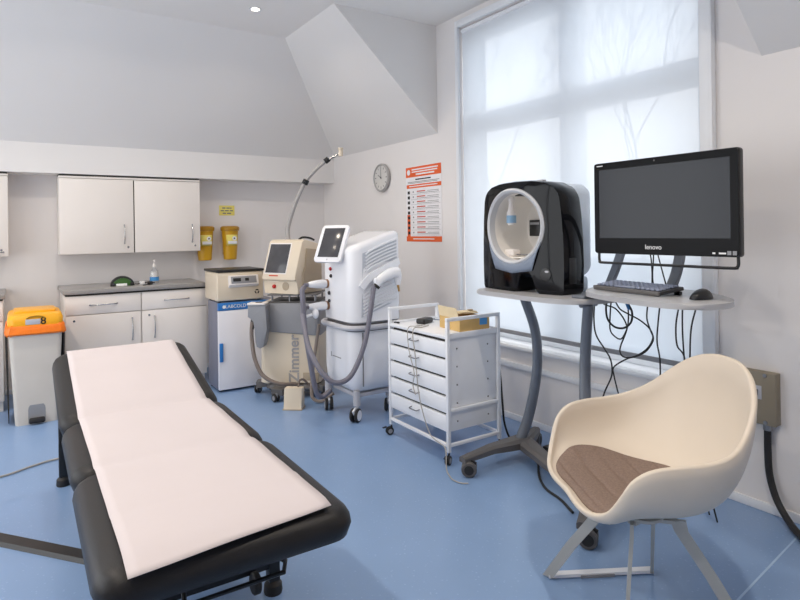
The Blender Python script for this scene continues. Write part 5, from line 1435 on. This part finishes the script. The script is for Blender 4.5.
# seat pad
t2 = thing('seat_pad', 'brown grey quilted felt seat pad lying in the white tub chair', 'cushion', (CC[0], CC[1], 0), CA)
mb = MB()
pad_half = [(0.0, 0.244), (0.13, 0.247), (0.212, 0.232), (0.262, 0.190), (0.292, 0.11), (0.285, 0.01), (0.235, -0.08), (0.16, -0.16), (0.08, -0.205)]
pad_pts = crom([Vector((x, y, 0)) for x, y in pad_half] + [Vector((0, -0.218, 0))] + [Vector((-x, y, 0)) for x, y in reversed(pad_half[1:])], 12, closed=True)
PADLIM = []
for k in range(NR):
    R = rim[k]; a_r = atan2(R.y - SCN.y, R.x - SCN.x)
    best = min(pad_pts, key=lambda p: abs(((atan2(p.y - SCN.y, p.x - SCN.x) - a_r + pi) % (2*pi)) - pi))
    g_ = min(0.97, sqrt((best.x - SCN.x)**2 + (best.y - SCN.y)**2) / sqrt((R.x - SCN.x)**2 + (R.y - SCN.y)**2))
    PADLIM.append(math.asin(g_ ** (NSE / 2)) / (pi / 2))
PADLIM = [(PADLIM[k-2] + PADLIM[k-1] + PADLIM[k] + PADLIM[(k+1) % NR] + PADLIM[(k+2) % NR]) / 5 for k in range(NR)]
def pad_pt(k, v, off):
    p = shell_pt(k, v * PADLIM[k])
    z = 0.006 + off * (1 - v ** 6)
    for c in (0.215, 0.125, 0.035, -0.055, -0.140):
        z -= 0.006 * math.exp(-((p.y - c + 0.03 * p.x * p.x) / 0.006) ** 2) * (1 if v < 0.97 else 0)
    return p + Vector((0, 0, z))
NP = 40
c1 = mb.bm.verts.new(SCN + Vector((0, 0, 0.022)))
tv = [[mb.bm.verts.new(pad_pt(k, j / NP, 0.018)) for k in range(NR)] for j in range(1, NP + 1)]
for k in range(NR): mb.bm.faces.new((c1, tv[0][k], tv[0][(k+1) % NR]))
for a, b in zip(tv[:-1], tv[1:]):
    for k in range(NR): mb.bm.faces.new((a[k], b[k], b[(k+1) % NR], a[(k+1) % NR]))
bv = [mb.bm.verts.new(v_.co - Vector((0, 0, 0.005))) for v_ in tv[-1]]
for k in range(NR): mb.bm.faces.new((tv[-1][k], bv[k], bv[(k+1) % NR], tv[-1][(k+1) % NR]))
mb.build('pad', M['fabric'], t2, smooth=60)

# ------------------------------------------------------------------ daylight, camera, view
w = bpy.data.worlds.new('daylight'); SC.world = w; w.use_nodes = True
nt = w.node_tree; bg = nt.nodes['Background']
bg.inputs['Color'].default_value = (0.972, 0.968, 0.965, 1)
bg.inputs['Strength'].default_value = 3.2
def portal(loc, rot, sx, sy):
    l = bpy.data.lights.new('window_portal', 'AREA'); l.shape = 'RECTANGLE'; l.size = sx; l.size_y = sy
    l.cycles.is_portal = True
    o = bpy.data.objects.new('window_portal', l); COL.objects.link(o); o.location = loc; o.rotation_euler = rot
portal((XW + T + 0.01, (WY0+WY1)/2, (WZ0+WZ1)/2), (0, radians(90), 0), WZ1 - WZ0, WY1 - WY0)
portal((XL - T - 0.01, (LY0+LY1)/2, (LZ0+LZ1)/2), (0, radians(-90), 0), LZ1 - LZ0, LY1 - LY0)

cam = bpy.data.cameras.new('camera'); co = bpy.data.objects.new('camera', cam); COL.objects.link(co)
cam.sensor_fit = 'HORIZONTAL'; cam.sensor_width = 36.0
cam.lens = 589.3 / 800 * 36.0
cam.shift_y = -(300 - 230.4) / 800
YAW, ROLL = 0.58427, -0.01379
fw = Vector((sin(YAW), cos(YAW), 0)); r0 = Vector((cos(YAW), -sin(YAW), 0)); u0 = Vector((0, 0, 1))
rt = r0 * cos(ROLL) + u0 * sin(ROLL); upv = -r0 * sin(ROLL) + u0 * cos(ROLL)
mt = Matrix((rt, upv, -fw)).transposed().to_4x4(); mt.translation = (0, 0, 1.4)
co.matrix_world = mt
cam.clip_start = 0.05; cam.clip_end = 200
SC.camera = co
SC.cycles.use_denoising = True
SC.cycles.max_bounces = 10; SC.cycles.diffuse_bounces = 6; SC.cycles.transparent_max_bounces = 12
SC.cycles.sample_clamp_indirect = 8.0
SC.view_settings.view_transform = 'Standard'; SC.view_settings.look = 'None'
SC.view_settings.gamma = 1.0; SC.view_settings.use_curve_mapping = False
SC.view_settings.exposure = 0.13
